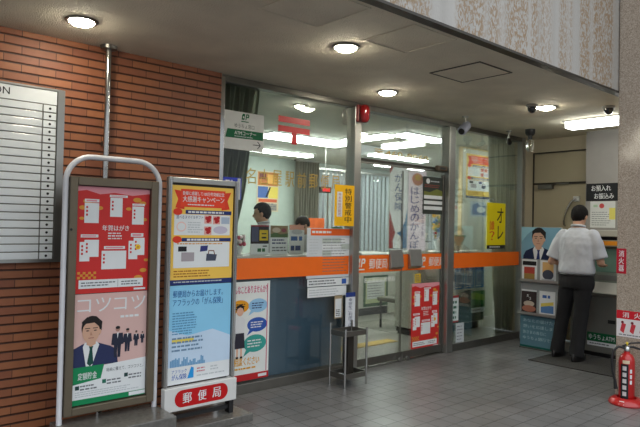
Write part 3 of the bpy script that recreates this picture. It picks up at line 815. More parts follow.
for i in range(20):
    z = zt - .112 - i * .0515
    G().box(x0 + .004, -.043, z - .044, x1 - .140, -.035, z, M_PLATE).build('name_plate', bd, bevel=.002)
    o = G().box(x1 - .133, -.043, z - .044, x1 - .052, -.035, z, M_PLATE).build('number_plate', bd, bevel=.002)
    s = Sheet((x1 - .092, -.0432, z - .022), '-y', .1, .1, 0); s.ell(0, 0, .0085, .0085, c_blk, 1, 12); s.build('dot', parent=o)

# ---------------- steel pipe on the wall
pp = thing('ceiling_pipe', 'thin shiny steel pipe running down the brick wall from the ceiling', 'pipe', (1.62, 4.15, 0))
G().tube([(0, 0, 0.0), (0, 0, ZC - .01)], .021, M_STEEL, 16).build('pipe', pp, smooth=True)
G().lathe((0, 0, ZC - .012), [(.022, -.02), (.055, -.012), (.058, 0.012)], M_ALUD, 20).build('collar', pp, smooth=True)
g = G(); g.box(-.012, 0, 1.98, .012, .07, 2.01, M_ALUD); g.build('bracket', pp)

# ---------------- stone bases
G().box(1.215, 3.53, 0, 1.893, 3.90, .19, M_STONE).build('stone_base', bevel=.006)
tag(bpy.data.objects['stone_base'], 'taller grey polished stone block under the brown notice board', 'stone base')
o = G().box(1.94, 3.63, 0, 2.567, 3.98, .055, M_STONE).build('stone_base', bevel=.005)
tag(o, 'low grey polished stone slab under the white post office sign stand', 'stone base')

# ---------------- notice board with white tube frame
A = thing('notice_board', 'tall bronze notice board in a white arched tube frame in front of the brick wall', 'notice board', (1.555, 3.81, .19))
g = G(); L = [(-.312, 0, 0), (-.312, 0, 1.50)]
L += [(-.312 + .16 * (1 - math.cos(R(a))), 0, 1.50 + .16 * math.sin(R(a))) for a in range(10, 91, 10)]
L += [(.312 - .16 * (1 - math.cos(R(a))), 0, 1.50 + .16 * math.sin(R(a))) for a in range(90, -1, -10)] + [(.312, 0, 0)]
g.tube(L, .0175, mat((222, 222, 226), .3), 14); g.build('tube_frame', A, smooth=True)
g = G(); a, b, z0, z1 = -.293, .293, .045, 1.53
g.box(a, -.032, z0, a + .048, .02, z1, M_BRONZE); g.box(b - .052, -.032, z0, b, .02, z1, M_BRONZE); g.box(a + .048, -.032, z1 - .052, b - .052, .02, z1, M_BRONZE); g.box(a + .048, -.032, z0, b - .052, .02, z0 + .048, M_BRONZE); g.box(a + .048, 0, z0 + .048, b - .052, .02, z1 - .052, M_DARKF)
g.build('panel_frame', A, bevel=.004)
g = G(); g.lathe((a + .01, -.032, 1.2), [(.008, 0), (.008, -.004), (.003, -.006)], M_BLACK, 12, 'y'); g.build('lock', A)
W = 0.482
s = Sheet((1.312, 3.8055, .986), '-y', W, .678, .002, c_red); new_year_poster(s, W, .678)
s.build('poster', 'red new year postcard poster in the upper half of the bronze notice board', 'poster')

def suit_man(s, u, v, k, c_suit, c_tie, big=True):
    """bust of a man in a suit; k = height of the bust"""
    sk = P(206, 164, 140); hr = P(30, 26, 26)
    s.poly([(u - .46 * k, v), (u + .56 * k, v), (u + .52 * k, v + .28 * k), (u + .40 * k, v + .36 * k), (u + .13 * k, v + .46 * k), (u - .16 * k, v + .46 * k), (u - .38 * k, v + .36 * k), (u - .46 * k, v + .22 * k)], c_suit, 2)
    s.poly([(u - .13 * k, v + .48 * k), (u + .11 * k, v + .48 * k), (u + .16 * k, v + .42 * k), (u + .02 * k, v), (u - .10 * k, v), (u - .17 * k, v + .40 * k)], c_white, 3)
    s.poly([(u - .05 * k, v + .40 * k), (u + .04 * k, v + .40 * k), (u + .02 * k, v + .34 * k), (u + .05 * k, v + .06 * k), (u - .02 * k, v), (u - .08 * k, v + .06 * k), (u - .03 * k, v + .34 * k)], c_tie, 4)
    s.poly([(u - .09 * k, v + .52 * k), (u + .08 * k, v + .52 * k), (u + .09 * k, v + .44 * k), (u - .01 * k, v + .39 * k), (u - .10 * k, v + .44 * k)], sk, 4)
    s.ell(u, v + .77 * k, .205 * k, .24 * k, hr, 3)
    s.ell(u - .015 * k, v + .69 * k, .175 * k, .225 * k, sk, 5)
    s.poly([(u - .19 * k, v + .78 * k), (u - .12 * k, v + .86 * k), (u + .05 * k, v + .87 * k), (u + .15 * k, v + .78 * k), (u + .19 * k, v + .70 * k), (u + .21 * k, v + .88 * k), (u + .08 * k, v + 1.0 * k), (u - .10 * k, v + .99 * k), (u - .20 * k, v + .90 * k)], hr, 6)
    if big:
        for q in (-.085, .07): s.ell(u + q * k, v + .715 * k, .032 * k, .011 * k, hr, 6); s.rect(u + (q - .05) * k, v + .755 * k, u + (q + .05) * k, v + .77 * k, hr, 6)
        s.poly([(u - .02 * k, v + .70 * k), (u + .015 * k, v + .62 * k), (u - .035 * k, v + .62 * k)], P(180, 132, 110), 6)
        s.rect(u - .065 * k, v + .56 * k, u + .045 * k, v + .573 * k, P(150, 84, 80), 6)
        s.ell(u + .17 * k, v + .68 * k, .025 * k, .05 * k, sk, 5)
def tiny_man(s, u, v, k):
    su = P(40, 44, 62)
    s.ell(u, v + .92 * k, .075 * k, .085 * k, P(170, 130, 116), 3); s.ell(u, v + .965 * k, .075 * k, .05 * k, c_blk, 4)
    s.poly([(u - .17 * k, v + .78 * k), (u + .17 * k, v + .78 * k), (u + .21 * k, v + .42 * k), (u + .12 * k, v + .40 * k), (u + .10 * k, v), (u + .01 * k, v), (u, v + .38 * k), (u - .02 * k, v), (u - .11 * k, v), (u - .12 * k, v + .40 * k), (u - .21 * k, v + .42 * k)], su, 3)
    s.poly([(u - .03 * k, v + .80 * k), (u + .03 * k, v + .80 * k), (u, v + .6 * k)], c_white, 4)
H2 = .692
s = Sheet((1.312, 3.8055, .290), '-y', W, H2, .002, P(214, 178, 172))
s.part('lettering')
s.text('コツ', .02, .575, .235, .665, c_white, 2, .0); s.text('コツ', .255, .575, .47, .665, c_white, 2, .0)
s.lines(.30, .52, .46, .545, 1, c_white, 2, 3, .6)
s.part('portrait_picture'); suit_man(s, .115, .235, .315, P(44, 52, 90), P(26, 74, 66))
for u, v, k in ((.285, .27, .20), (.352, .30, .15), (.412, .33, .10), (.455, .345, .075)): tiny_man(s, u, v, k)
s.part('text_panel')
s.poly([(0, 0), (W, 0), (W, .250), (.20, .232), (0, .225)], c_ppr, 5)
s.poly([(0, .128), (.18, .150), (.20, .238), (0, .235)], P(24, 134, 84), 6); s.rect(0, 0, W, .034, P(24, 134, 84), 6); s.rect(.37, .006, W, .03, c_ppr, 7)
s.rect(.02, .095, .045, .12, P(40, 70, 70), 6); s.rect(.19, .115, .215, .14, P(40, 110, 90), 6); s.rect(.335, .135, .36, .16, P(40, 70, 70), 6)
s.part('lettering'); s.text('定額貯金', .035, .155, .155, .2, c_white, 7, .02); s.text('将来に備えて、コツコツと。', .215, .185, .465, .21, c_grey, 7, .005)
s.lines(.05, .085, .16, .125, 2, c_grey, 6, 4); s.lines(.22, .10, .32, .14, 2, c_grey, 6, 5); s.lines(.365, .115, .46, .155, 2, c_grey, 6, 6); s.lines(.02, .045, .45, .085, 3, c_lg, 6, 7)
s.build('poster', 'pink poster of a man in a navy suit, low in the bronze notice board', 'poster')

# ---------------- white sign stand with the red oval
B = thing('sign_stand', 'grey framed poster stand with a white base plate and red oval lettering', 'sign stand', (2.19, 3.77, .056))
a, b = -.283, .283
g = G(); g.box(a, -.02, .26, a + .026, .02, 1.705, M_ALU); g.box(b - .03, -.02, .26, b, .02, 1.705, M_ALU); g.box(a + .026, -.02, 1.665, b - .03, .02, 1.705, M_ALU); g.box(a + .026, 0, .26, b - .03, .02, 1.665, M_DARKF)
g.build('frame', B, bevel=.004)
g = G(); g.box(a + .008, -.026, .26, a + .022, -.02, 1.69, M_STEEL); g.box(b - .022, -.026, .26, b - .008, -.02, 1.69, M_STEEL); g.build('frame_strip', B)
G().box(a - .005, -.045, .095, b + .005, .01, .255, M_WHITEP).build('name_plate', B, bevel=.004)
s = Sheet((a - .005, -.0455, .095), '-y', .576, .16, 0); s.rrect(.075, .022, .50, .140, .058, P(190, 22, 26), 1); s.build('oval', parent=B)
s = Sheet((a - .005, -.0455, .095), '-y', .576, .16, 0)
for i, q in enumerate('郵便局'): s.text(q, .135 + .118 * i, .045, .205 + .118 * i, .118, c_white, 3, .03)
s.build('lettering', parent=B)
for x in (-.255, .255):
    G().box(x - .018, -.03, 0, x + .018, .03, .095, M_BLACK).build('leg', B)
G().box(-.237, -.015, .03, .237, .015, .06, M_BLACK).build('brace', B)
w_ = .502
s = Sheet((2.19 - .255, 3.766, 1.012), '-y', w_, .694, .002, P(242, 198, 88)); campaign_poster(s, w_, .694)
s.build('poster', 'yellow gift campaign poster with a red ribbon in the top of the grey stand', 'poster')
s = Sheet((2.19 - .255, 3.766, .324), '-y', w_, .684, .002, P(140, 204, 238))
s.part('background'); s.rect(0, 0, w_, .12, c_ppr); s.poly([(0, .12), (w_, .12), (w_, .30), (.35, .36), (.15, .33), (0, .38)], P(196, 218, 240))
rd = random.Random(5)
for i in range(22): s.rect(.02 + i * .0125, .12, .031 + i * .0125, .135 + rd.random() * .05, P(110, 160, 200), 2)
s.rect(.03, .285, .20, .312, P(226, 206, 96), 2)
s.part('lettering'); s.text('郵便局からお届けします。', .03, .60, .43, .648, P(40, 96, 160), 2, .015); s.text('アフラックの「がん保険」', .03, .54, .43, .59, P(40, 96, 160), 2, .015)
s.lines(.03, .34, .22, .50, 9, P(86, 144, 186), 2, 11); s.lines(.03, .22, .30, .33, 4, P(110, 140, 170), 3, 12)
s.text('がん保険', .035, .03, .15, .07, P(26, 90, 180), 2, .02); s.text('アフラック', .035, .075, .15, .1, P(26, 90, 180), 2, .01)
s.poly([(.155, .03), (.205, .03), (.205, .10), (.185, .11)], P(40, 150, 220), 2)
s.lines(.23, .06, .31, .1, 2, P(200, 120, 130), 2, 13); s.lines(.34, .06, .42, .1, 2, c_lg, 2, 14); s.lines(.23, .03, .46, .05, 1, c_lg, 2, 15)
s.build('poster', 'light blue insurance poster in the bottom of the grey sign stand', 'poster')

# ---------------- stickers and sheets on the left glass
YG = 4.2655
s = Sheet((2.645, 4.25, 2.072), '-y', .402, .322, .012, mat((206, 208, 206), .35)); s.logobg = mat((206, 208, 206), .35)
s.part('lettering'); gr = P(14, 98, 62)
s.logo(.165, .235, .075, gr); s.text('ゆうちょ窓口', .10, .185, .30, .222, P(70, 84, 80), 2, .01)
s.part('green_band'); s.poly([(.01, .095), (.395, .10), (.395, .17), (.03, .17)], gr, 1)
s.part('band_lettering'); s.text('ATMコーナー', .10, .125, .32, .16, c_white, 3, .02); s.lines(.1, .105, .33, .12, 1, c_lg, 3, 3)
s.part('arrow'); s.rect(.29, .052, .365, .058, c_blk, 2); s.poly([(.335, .085), (.342, .088), (.372, .055), (.342, .022), (.335, .025), (.362, .055)], c_blk, 2)
s.build('direction_sign', 'white and green cash machine corner sign with arrow at the top of the left window', 'sign')
s = Sheet((3.872, 4.2125, 1.445), '-y', .262, .398, .001, P(244, 186, 20))
s.part('lettering'); s.vtext('特別警戒中', .135, .03, .225, .37, c_blk, 2, .03); s.rect(.03, .09, .10, .33, c_white, 1); s.vtext('年末年始の防犯', .045, .10, .085, .32, P(170, 60, 60), 3, .01)
s.build('sticker', 'yellow security alert sticker with black upright lettering beside the first mullion', 'sticker')
s = Sheet((2.648, YG, 1.65), '-y', .19, .185, .001, P(60, 76, 190)); s.part('panel'); s.rect(.01, .0, .18, .13, P(236, 206, 60)); s.lines(.03, .14, .12, .17, 1, c_white, 2); s.rect(.15, 0, .18, .18, c_lg, 2); s.lines(.02, .02, .14, .11, 4, c_navy, 2, 5)
s.build('sticker', 'blue and yellow sticker on the left window just above the grey sign stand', 'sticker')
gd = mat((176, 146, 70), .4, .3, .05)
s = Sheet((2.86, YG, 1.79), '-y', 1.14, .2, 0)
for i, q in enumerate('名古屋駅前郵便局'): s.text(q, .02 + i * .142, .0, .125 + i * .142, .14, gd, 1, .01)
s.build('gold_lettering', 'row of gold office name characters on the upper left window', 'lettering')
s = Sheet((4.40, YG + .03 - .001, 2.185), '-y', 1.1, .1, 0); s.text('〒460-0060', .1, .0, .98, .075, gd, 1, .0)
s.build('gold_lettering', 'gold postal code number on the glass above the sliding doors', 'lettering')
s = Sheet((3.215, YG, 2.18), '-y', .37, .25, 0); pr = mat((196, 30, 36), .4)
s.rect(0, .19, .37, .245, pr, 1); s.rect(0, .105, .37, .16, pr, 1); s.rect(.155, 0, .215, .105, pr, 1)
s.build('postal_mark', 'red postal mark of two bars and a stem stuck on the left window', 'sticker')

s = Sheet((2.735, YG, .105), '-y', .43, .845, .001, P(228, 232, 230))
s.part('lettering'); s.text('こんなことありませんか？', .03, .745, .40, .81, P(200, 50, 110), 2, .02); s.text('ご相談ください', .03, .13, .33, .20, P(222, 160, 30), 2, .03); s.lines(.06, .09, .35, .12, 1, P(222, 160, 30), 2, 4)
s.part('speech_bubble')
for (u, v, ru, rv, c, c2) in ((.12, .635, .09, .055, P(232, 160, 40), c_blk), (.305, .635, .10, .06, P(150, 196, 230), c_navy), (.30, .47, .105, .062, P(50, 90, 176), c_white), (.28, .31, .12, .075, P(60, 160, 150), c_white)):
    s.ell(u, v, ru, rv, c, 2); s.poly([(u - ru * .3, v - rv * .8), (u - ru * 1.0, v - rv * 1.4), (u - ru * .7, v - rv * .5)], c, 2); s.lines(u - ru * .65, v - rv * .5, u + ru * .7, v + rv * .5, 3, c2, 3, int(u * 90))
s.part('woman_picture'); sk = P(226, 180, 156)
s.poly([(.07, .28), (.175, .28), (.165, .41), (.08, .41)], P(50, 48, 60), 2); s.poly([(.08, .41), (.165, .41), (.175, .52), (.14, .55), (.10, .55), (.065, .52)], c_white, 3)
s.ell(.12, .60, .036, .045, sk, 4); s.poly([(.08, .59), (.085, .64), (.12, .655), (.155, .64), (.16, .59), (.145, .62), (.12, .63), (.095, .62)], c_blk, 5); s.rect(.09, .21, .108, .28, sk, 2); s.rect(.13, .21, .148, .28, sk, 2); s.rect(.085, .195, .11, .212, c_blk, 2); s.rect(.128, .195, .153, .212, c_blk, 2)
s.part('border'); s.rect(0, 0, .43, .055, P(186, 40, 44), 2); s.rect(.40, .06, .408, .82, P(196, 80, 110), 2); s.rect(.32, .015, .41, .04, c_white, 3)
s.build('poster', 'tall poster of a woman with coloured speech bubbles low on the left window', 'poster')

s = Sheet((3.58, YG, .945), '-y', .565, .475, .001, P(204, 210, 216))
s.part('header'); s.rect(.045, .405, .565, .47, P(238, 104, 40), 1); s.lines(.06, .42, .36, .455, 1, c_white, 2, 3, .6)
s.part('timetable')
for i in range(6):
    for j in range(3): s.rect(.19 + .125 * j, .03 + .06 * i, .305 + .125 * j, .082 + .06 * i, P(186, 196, 190) if (i * 2 + j) % 5 < 2 else P(222, 226, 228), 1)
s.lines(.03, .06, .16, .38, 12, c_lg, 1, 6, .3); s.lines(.2, .05, .54, .38, 12, c_grey, 2, 7, .22)
s.build('notice_sheet', 'large pale timetable notice with an orange header on the left window', 'notice')
s = Sheet((3.595, YG, .868), '-y', .56, .07, .001, c_ppr); s.part('lettering'); s.lines(.02, .01, .42, .062, 2, c_grey, 1, 8); s.rect(.44, .01, .5, .06, P(60, 100, 180), 1)
s.build('notice_sheet', 'narrow white strip of notices just under the timetable notice', 'notice')
s = Sheet((3.60, YG, .765), '-y', .50, .095, .001, c_ppr); s.part('lettering'); s.lines(.02, .01, .42, .08, 3, c_lg, 1, 9)
s.build('notice_sheet', 'lowest narrow white strip of notices above the dark teal panel', 'notice')
s = Sheet((3.945, YG, .545), '-y', .105, .225, .001, P(168, 150, 120)); s.part('panel'); s.rect(.01, .01, .095, .19, c_ppr); s.lines(.02, .02, .085, .09, 4, c_blk, 2, 3)
s.build('sticker', 'brown edged square notice low on the left window beside the mullion', 'sticker')
s = Sheet((4.045, 4.213, .415), '-y', .13, .38, .002, P(214, 218, 224)); s.part('header'); s.rect(0, .335, .13, .38, P(40, 60, 130), 1); s.part('lettering'); s.vtext('傘袋をご利用下さい', .04, .01, .09, .325, P(70, 74, 110), 1, .02)
s.build('sticker', 'white upright label with a blue top on the mullion behind the wire stand', 'sticker')

# ---------------- things on the doors and the right window
YD = 4.2885
def flag(name, label, x, w0, h0, z, base, draw):
    s = Sheet((x, 4.320, z), '-y', w0, h0); s.rect(0, 0, w0, h0, base, 0); draw(s); s.build(name, label, 'banner')
def dA(s):
    s.part('pattern'); s.poly([(0, 0), (0, .42), (.04, .30), (.10, .17), (.06, .08), (.07, 0)], P(206, 50, 48), 1); s.poly([(.29, 0), (.29, .44), (.26, .30), (.18, .18), (.12, .17), (.20, .12), (.22, 0)], P(50, 140, 200), 1)
    s.poly([(0, .88), (.06, .88), (0, .80)], P(206, 50, 48), 1)
    s.part('lettering'); s.vtext('がん保険', .08, .40, .21, .82, P(46, 84, 150), 2, .03)
flag('banner', 'white insurance banner with red and blue corners hanging in the left sliding door', 4.77, .29, .88, 1.215, cloth((240, 244, 246)), dA)
def dB(s):
    s.part('pattern'); s.ell(.16, .80, .10, .07, P(238, 150, 110), 1); s.ell(.16, .82, .055, .035, P(240, 190, 70), 2)
    s.part('lettering'); s.vtext('はじめのかんぽ', .04, .02, .19, .72, P(26, 28, 130), 2, .05); s.vtext('かんぽ生命保険', .235, .16, .275, .62, P(110, 90, 140), 2, .01)
flag('banner', 'pale pink banner with blue upright lettering hanging in the right sliding door', 5.075, .31, .90, 1.185, cloth((240, 224, 236)), dB)
for x, side in ((4.735, 'left'), (5.05, 'right')):
    r_ = thing('push_plate', 'square grey push plate box on the %s sliding door' % side, 'push plate', (x, 4.286, .99), 'push plates on the sliding doors')
    g = G(); g.prism([(0, 0, 0), (.0, -.045, .03), (0, -.02, .215), (0, 0, .215)], (.20, 0, 0), M_ALU); g.build('plate', r_, bevel=.004)
s = Sheet((5.125, YD, .085), '-y', .49, .735, .001, c_red); new_year_poster(s, .49, .735, 3)
s.build('poster', 'red new year postcard poster low on the right sliding door', 'poster')
s = Sheet((5.175, YD, .83), '-y', .10, .10, .001, P(214, 180, 40)); s.part('lettering'); s.lines(.01, .01, .09, .09, 4, c_grey, 1)
s.build('sticker', 'small yellow sticker above the red poster on the right sliding door', 'sticker')
s = Sheet((5.285, YD, 1.60), '-y', .375, .425, .001, P(52, 58, 54))
s.part('lettering'); s.ell(.09, .375, .035, .03, c_ppr, 1); s.lines(.14, .36, .34, .39, 1, c_lg, 1, 3); s.lines(.03, .30, .36, .34, 2, P(150, 70, 60), 1, 4)
s.part('panel'); s.poly([(.02, .21), (.36, .21), (.36, .27), (.25, .29), (.12, .25), (.02, .26)], P(116, 122, 60), 1)
for k in range(3): s.rect(.02, .05 + .062 * k, .355, .09 + .062 * k, c_ppr, 1)
s.build('poster', 'black poster with white text bars on the right sliding door', 'poster')
s = Sheet((6.53, YG, 1.195), '-y', .42, .585, .001, P(228, 210, 24))
s.part('lettering'); s.text('オ', .22, .33, .37, .52, c_blk, 2, .03); s.text('レ', .24, .12, .37, .29, c_blk, 2, .03); s.vtext('誰？', .055, .10, .17, .36, P(206, 50, 40), 2, .03)
s.part('border'); s.rect(0, 0, .42, .045, c_blk, 1); s.lines(.06, .01, .36, .035, 1, c_ppr, 2)
s.build('poster', 'bright yellow poster with black and red handwriting on the right window', 'poster')
s = Sheet((5.915, YG, .035), '-y', .16, .28, .001, c_lg); s.part('lettering'); s.lines(.02, .03, .14, .26, 6, c_grey, 1, 8, .25)
s.build('notice_sheet', 'small plain grey notice at the bottom of the right window', 'notice')
s = Sheet((5.80, YG, .33), '-y', .16, .32, .001, P(212, 222, 220)); s.part('lettering'); s.rect(0, .29, .16, .32, P(150, 60, 60), 1); s.lines(.02, .03, .14, .27, 4, P(60, 110, 90), 1, 9, .5); s.rect(0, 0, .16, .02, P(150, 60, 60), 1)
s.build('notice_sheet', 'white notice with green print low on the right window beside the mullion', 'notice')

# alarm lamp, door sensor
al = thing('alarm_lamp', 'red emergency alarm lamp at the top of the first mullion', 'alarm lamp', (4.19, 4.215, 2.565))
g = G(); g.box(-.055, -.03, -.085, .055, 0, .085, mat((112, 12, 14), .4)); g.build('base', al, bevel=.008)
g = G(); g.lathe((0, -.065, -.085), [(.01, -.012), (.035, -.005), (.052, .02), (.055, .10), (.050, .145), (.03, .165), (.005, .17)], mat((112, 8, 12), .15, 0, .03, coat=.6), 24); g.build('lens', al, smooth=True)
ds = thing('door_sensor', 'small brown automatic door sensor box on the door header', 'door sensor', (5.56, 4.275, 2.10))
G().box(-.09, -.05, 0, .09, 0, .06, mat((92, 76, 60), .5)).build('housing', ds, bevel=.012)
G().box(-.05, -.052, .015, .05, -.05, .04, M_BLACK).build('window', ds)

# ================================================================== IN THE OFFICE
M_TEAL = mat((72, 98, 118), 0.35, 0, 0.05); M_PALE = mat((206, 206, 196), .5, 0, .03); M_DKG = mat((62, 76, 62), .6, 0, .06)
ct = thing('service_counter', 'long service counter behind the left window with a dark teal front panel', 'counter', (3.38, 4.36, 0))
G().box(-.75, 0, 0, .76, .03, 1.12, M_TEAL).build('front_panel', ct, bevel=.004)
G().box(-.75, .03, 0, .76, .36, 1.12, M_PALE).build('body', ct)
G().box(-.76, -.005, 1.12, .77, .46, 1.16, mat((190, 190, 182), .35, 0, .03)).build('worktop', ct, bevel=.006)
c2 = thing('service_counter', 'white rear counter seen through the doors with a dark kick plate', 'counter', (6.9, 6.78, 0))
G().box(-.75, 0, .12, .85, .6, .96, M_PALE).build('body', c2, bevel=.006)
G().box(-.75, .02, 0, .60, .58, .12, M_BLACK).build('kick_plate', c2)
G().box(-.78, -.03, .96, .88, .62, 1.0, M_PALE).build('worktop', c2, bevel=.006)
G().box(.60, .0, 0, .85, .58, .12, M_PALE).build('corner_post', c2)
s = Sheet((6.90, 6.774, .14), '-y', .58, .50, .004, P(38, 84, 56)); s.part('paper'); s.rect(.05, .05, .53, .46, P(196, 206, 160)); s.rect(.08, .12, .5, .42, c_ppr, 2); s.lines(.1, .14, .48, .40, 6, c_grey, 3, 3, .25)
s.build('poster', 'green framed notice on the front of the white rear counter', 'poster')
o = G().box(4.3, 5.02, 0, 5.75, 5.20, .006, mat((206, 170, 60), .6, 0, .05)).build('tactile_strip'); tag(o, 'yellow tactile paving strip on the office floor behind the doors', 'tactile paving')

def card(x, y, z, w0, h0, label, draw, base=c_ppr):
    s = Sheet((x, y, z), '-y', w0, h0, .004, base); draw(s)
    s.part('stand'); s.g().prism([(w0 * .3, 0, -.004), (w0 * .3, h0 * .6, -.004), (w0 * .3, 0, -.09)], (w0 * .4, 0, 0), c_lg)
    s.build('display_card', label, 'display card', 'notice cards standing on the counter')
def k1(s):
    s.part('picture'); s.rect(0, .10, .21, .275, P(44, 36, 38)); s.rect(.10, .13, .20, .23, P(220, 190, 40), 2); s.rect(.125, .15, .18, .165, c_blk, 3); s.rect(.125, .19, .18, .2, c_blk, 3); s.rect(.01, .12, .09, .26, P(80, 84, 110), 2); s.rect(0, .262, .21, .275, P(160, 60, 70), 3)
    s.part('lettering'); s.lines(.08, .02, .19, .06, 1, P(50, 110, 70), 2, 3, .8); s.rect(.14, .072, .19, .082, c_blk, 2)
def k2(s):
    s.part('picture'); s.rect(0, .16, .21, .275, P(150, 130, 100)); s.poly([(.0, .16), (.21, .16), (.21, .20), (.12, .19), (.06, .21), (0, .19)], P(84, 110, 70), 2); s.ell(.07, .23, .05, .025, P(206, 190, 170), 2); s.ell(.16, .23, .03, .02, P(150, 80, 90), 2)
    s.part('lettering'); s.lines(.02, .09, .2, .15, 2, c_navy, 2, 4); s.lines(.02, .02, .2, .075, 2, c_grey, 2, 5)
def k3(s):
    s.part('header'); s.rect(0, .235, .19, .285, P(228, 170, 150)); s.ell(.095, .215, .07, .025, c_lg, 2)
    s.part('lettering'); s.lines(.02, .12, .17, .18, 1, P(70, 110, 170), 2, 6, .7); s.lines(.02, .02, .17, .09, 1, P(60, 80, 130), 2, 7, .7)
card(3.19, 4.62, 1.1605, .21, .275, 'counter notice card with a dark top and yellow box picture, leftmost of three', k1)
card(3.42, 4.62, 1.1605, .21, .275, 'counter notice card with a brown food picture, middle of three', k2)
card(3.65, 4.62, 1.1605, .19, .285, 'counter notice card with a pink header and blue print, right of the others', k3)
fl = thing('flower_basket', 'small white and pink flower arrangement at the left end of the counter', 'flowers', (3.10, 4.70, 1.1605))
G().lathe((0, 0, 0), [(.035, 0), (.055, .07), (.058, .075)], c_white, 18).build('basket', fl, smooth=True)
rd = random.Random(3)
for nm, cc, n_ in (('leaf', P(90, 120, 90), 10), ('blossom', P(236, 220, 222), 12), ('blossom', P(200, 90, 110), 5)):
    g = G()
    for i in range(n_): a, r = rd.uniform(0, 6.3), rd.uniform(.01, .065); g.ball((r * math.cos(a), r * math.sin(a), .09 + rd.uniform(0, .075)), .02, cc, 8, 6)
    o = g.build(nm, fl, smooth=True); o['kind'] = 'stuff'
ob = thing('notice_stand', 'orange notice board standing behind the second clerk', 'notice board', (5.84, 6.75, 0))
G().box(-.15, -.01, 1.33, .15, .01, 1.55, P(236, 110, 50)).build('board', ob); G().tube([(0, 0, .02), (0, 0, 1.38)], .012, M_ALU).build('pole', ob); G().lathe((0, 0, 0), [(.14, 0), (.14, .015), (.03, .03)], M_ALU, 20).build('base', ob)
nb = thing('number_display', 'small red number display hanging from the office ceiling', 'display', (6.42, 7.22, 2.02))
G().box(-.11, -.03, -.05, .11, .03, .05, M_BLACK).build('housing', nb, bevel=.006); G().box(-.08, -.033, -.03, .08, -.03, .03, mat((190, 30, 40), .4)).build('screen', nb); G().tube([(0, 0, .05), (0, 0, .718)], .008, M_ALU).build('rod', nb)
s = Sheet((6.60, 9.385, 1.69), '-y', .52, .78, .004, P(206, 190, 160))
s.part('picture'); s.rect(.02, .50, .50, .76, P(190, 120, 60)); s.rect(.05, .62, .2, .74, P(120, 70, 60), 2); s.rect(.24, .54, .48, .72, P(226, 170, 80), 2); s.rect(.02, .26, .26, .48, P(70, 100, 160)); s.rect(.28, .26, .50, .48, P(220, 200, 90)); s.poly([(.20, .28), (.25, .28), (.33, .47), (.30, .48)], c_blk, 2); s.rect(.04, .18, .48, .24, P(200, 90, 50)); s.rect(.2, .02, .48, .15, P(150, 140, 130))
s.part('lettering'); s.lines(.04, .03, .48, .17, 3, c_grey, 3, 4)
s.build('poster', 'colourful poster on the cream back wall above the first clerk', 'poster')

# writing desk with gift display behind the right window
wd = thing('writing_desk', 'writing desk behind the right window with two rounded dark green seat backs in front', 'desk', (7.0, 4.98, 0))
G().box(-.85, .06, .10, .60, .46, 1.08, M_PALE).build('body', wd, bevel=.006)
G().box(-.87, .03, 1.08, .60, .50, 1.12, M_PALE).build('worktop', wd, bevel=.006)
for cx in (.31,):
    pts = [(cx - .36, 0, .12), (cx + .27, 0, .12), (cx + .27, 0, .36)] + [(cx - .045 + .315 * math.cos(R(a)), 0, .36 + .20 * math.sin(R(a))) for a in range(15, 180, 15)] + [(cx - .36, 0, .36)]
    G().prism(pts, (0, .05, 0), M_DKG).build('front_shield', wd, bevel=.006)
pts = [(-.70, 0, .12), (-.08, 0, .12), (-.08, 0, .40)] + [(-.39 + .31 * math.cos(R(a)), 0, .40 + .10 * math.sin(R(a))) for a in range(15, 180, 15)] + [(-.70, 0, .40)]
G().prism(pts, (0, .05, 0), M_DKG).build('front_shield', wd, bevel=.006)
G().box(-.80, .08, 0, .56, .44, .10, M_BLACK).build('plinth', wd)
s = Sheet((7.255, 4.976, .24), '-y', .34, .31, .003, P(60, 130, 60)); s.part('panel'); s.rect(0, 0, .34, .07, c_ppr); s.poly([(0, .2), (.34, .16), (.34, .24), (.1, .29), (0, .28)], P(140, 180, 60)); s.rect(.02, .075, .32, .11, P(20, 80, 40)); s.part('lettering'); s.lines(.03, .02, .3, .05, 1, c_grey, 2)
s.build('sign', 'green notice with a white strip on the rounded front of the writing desk', 'sign')
for i in range(4):
    x = 6.86 + .245 * i
    if i > 2: break
    s = Sheet((x + .08, 5.036, .585), '-y', .225, .33, .003, P(84, 140, 196)); s.part('panel'); s.rect(.0, .27, .225, .32, P(44, 90, 160)); s.rect(.03, .05, .19, .25, P(150, 170, 200)); s.ell(.11, .15, .06, .07, P(110, 130, 170), 2); s.lines(.02, .01, .2, .05, 1, c_ppr, 2)
    s.build('leaflet_poster', 'blue leaflet poster on the front of the writing desk, %s of three' % ('left', 'middle', 'right')[i], 'poster', 'blue posters on the writing desk')
s = Sheet((6.70, 5.036, .585), '-y', .20, .35, .003, P(190, 204, 220)); s.part('panel'); s.lines(.02, .04, .18, .3, 6, c_grey, 1, 4); s.rect(.15, 0, .2, .35, P(80, 150, 210), 2)
s.build('leaflet_poster', 'pale leaflet with a blue edge left of the three blue posters', 'poster')
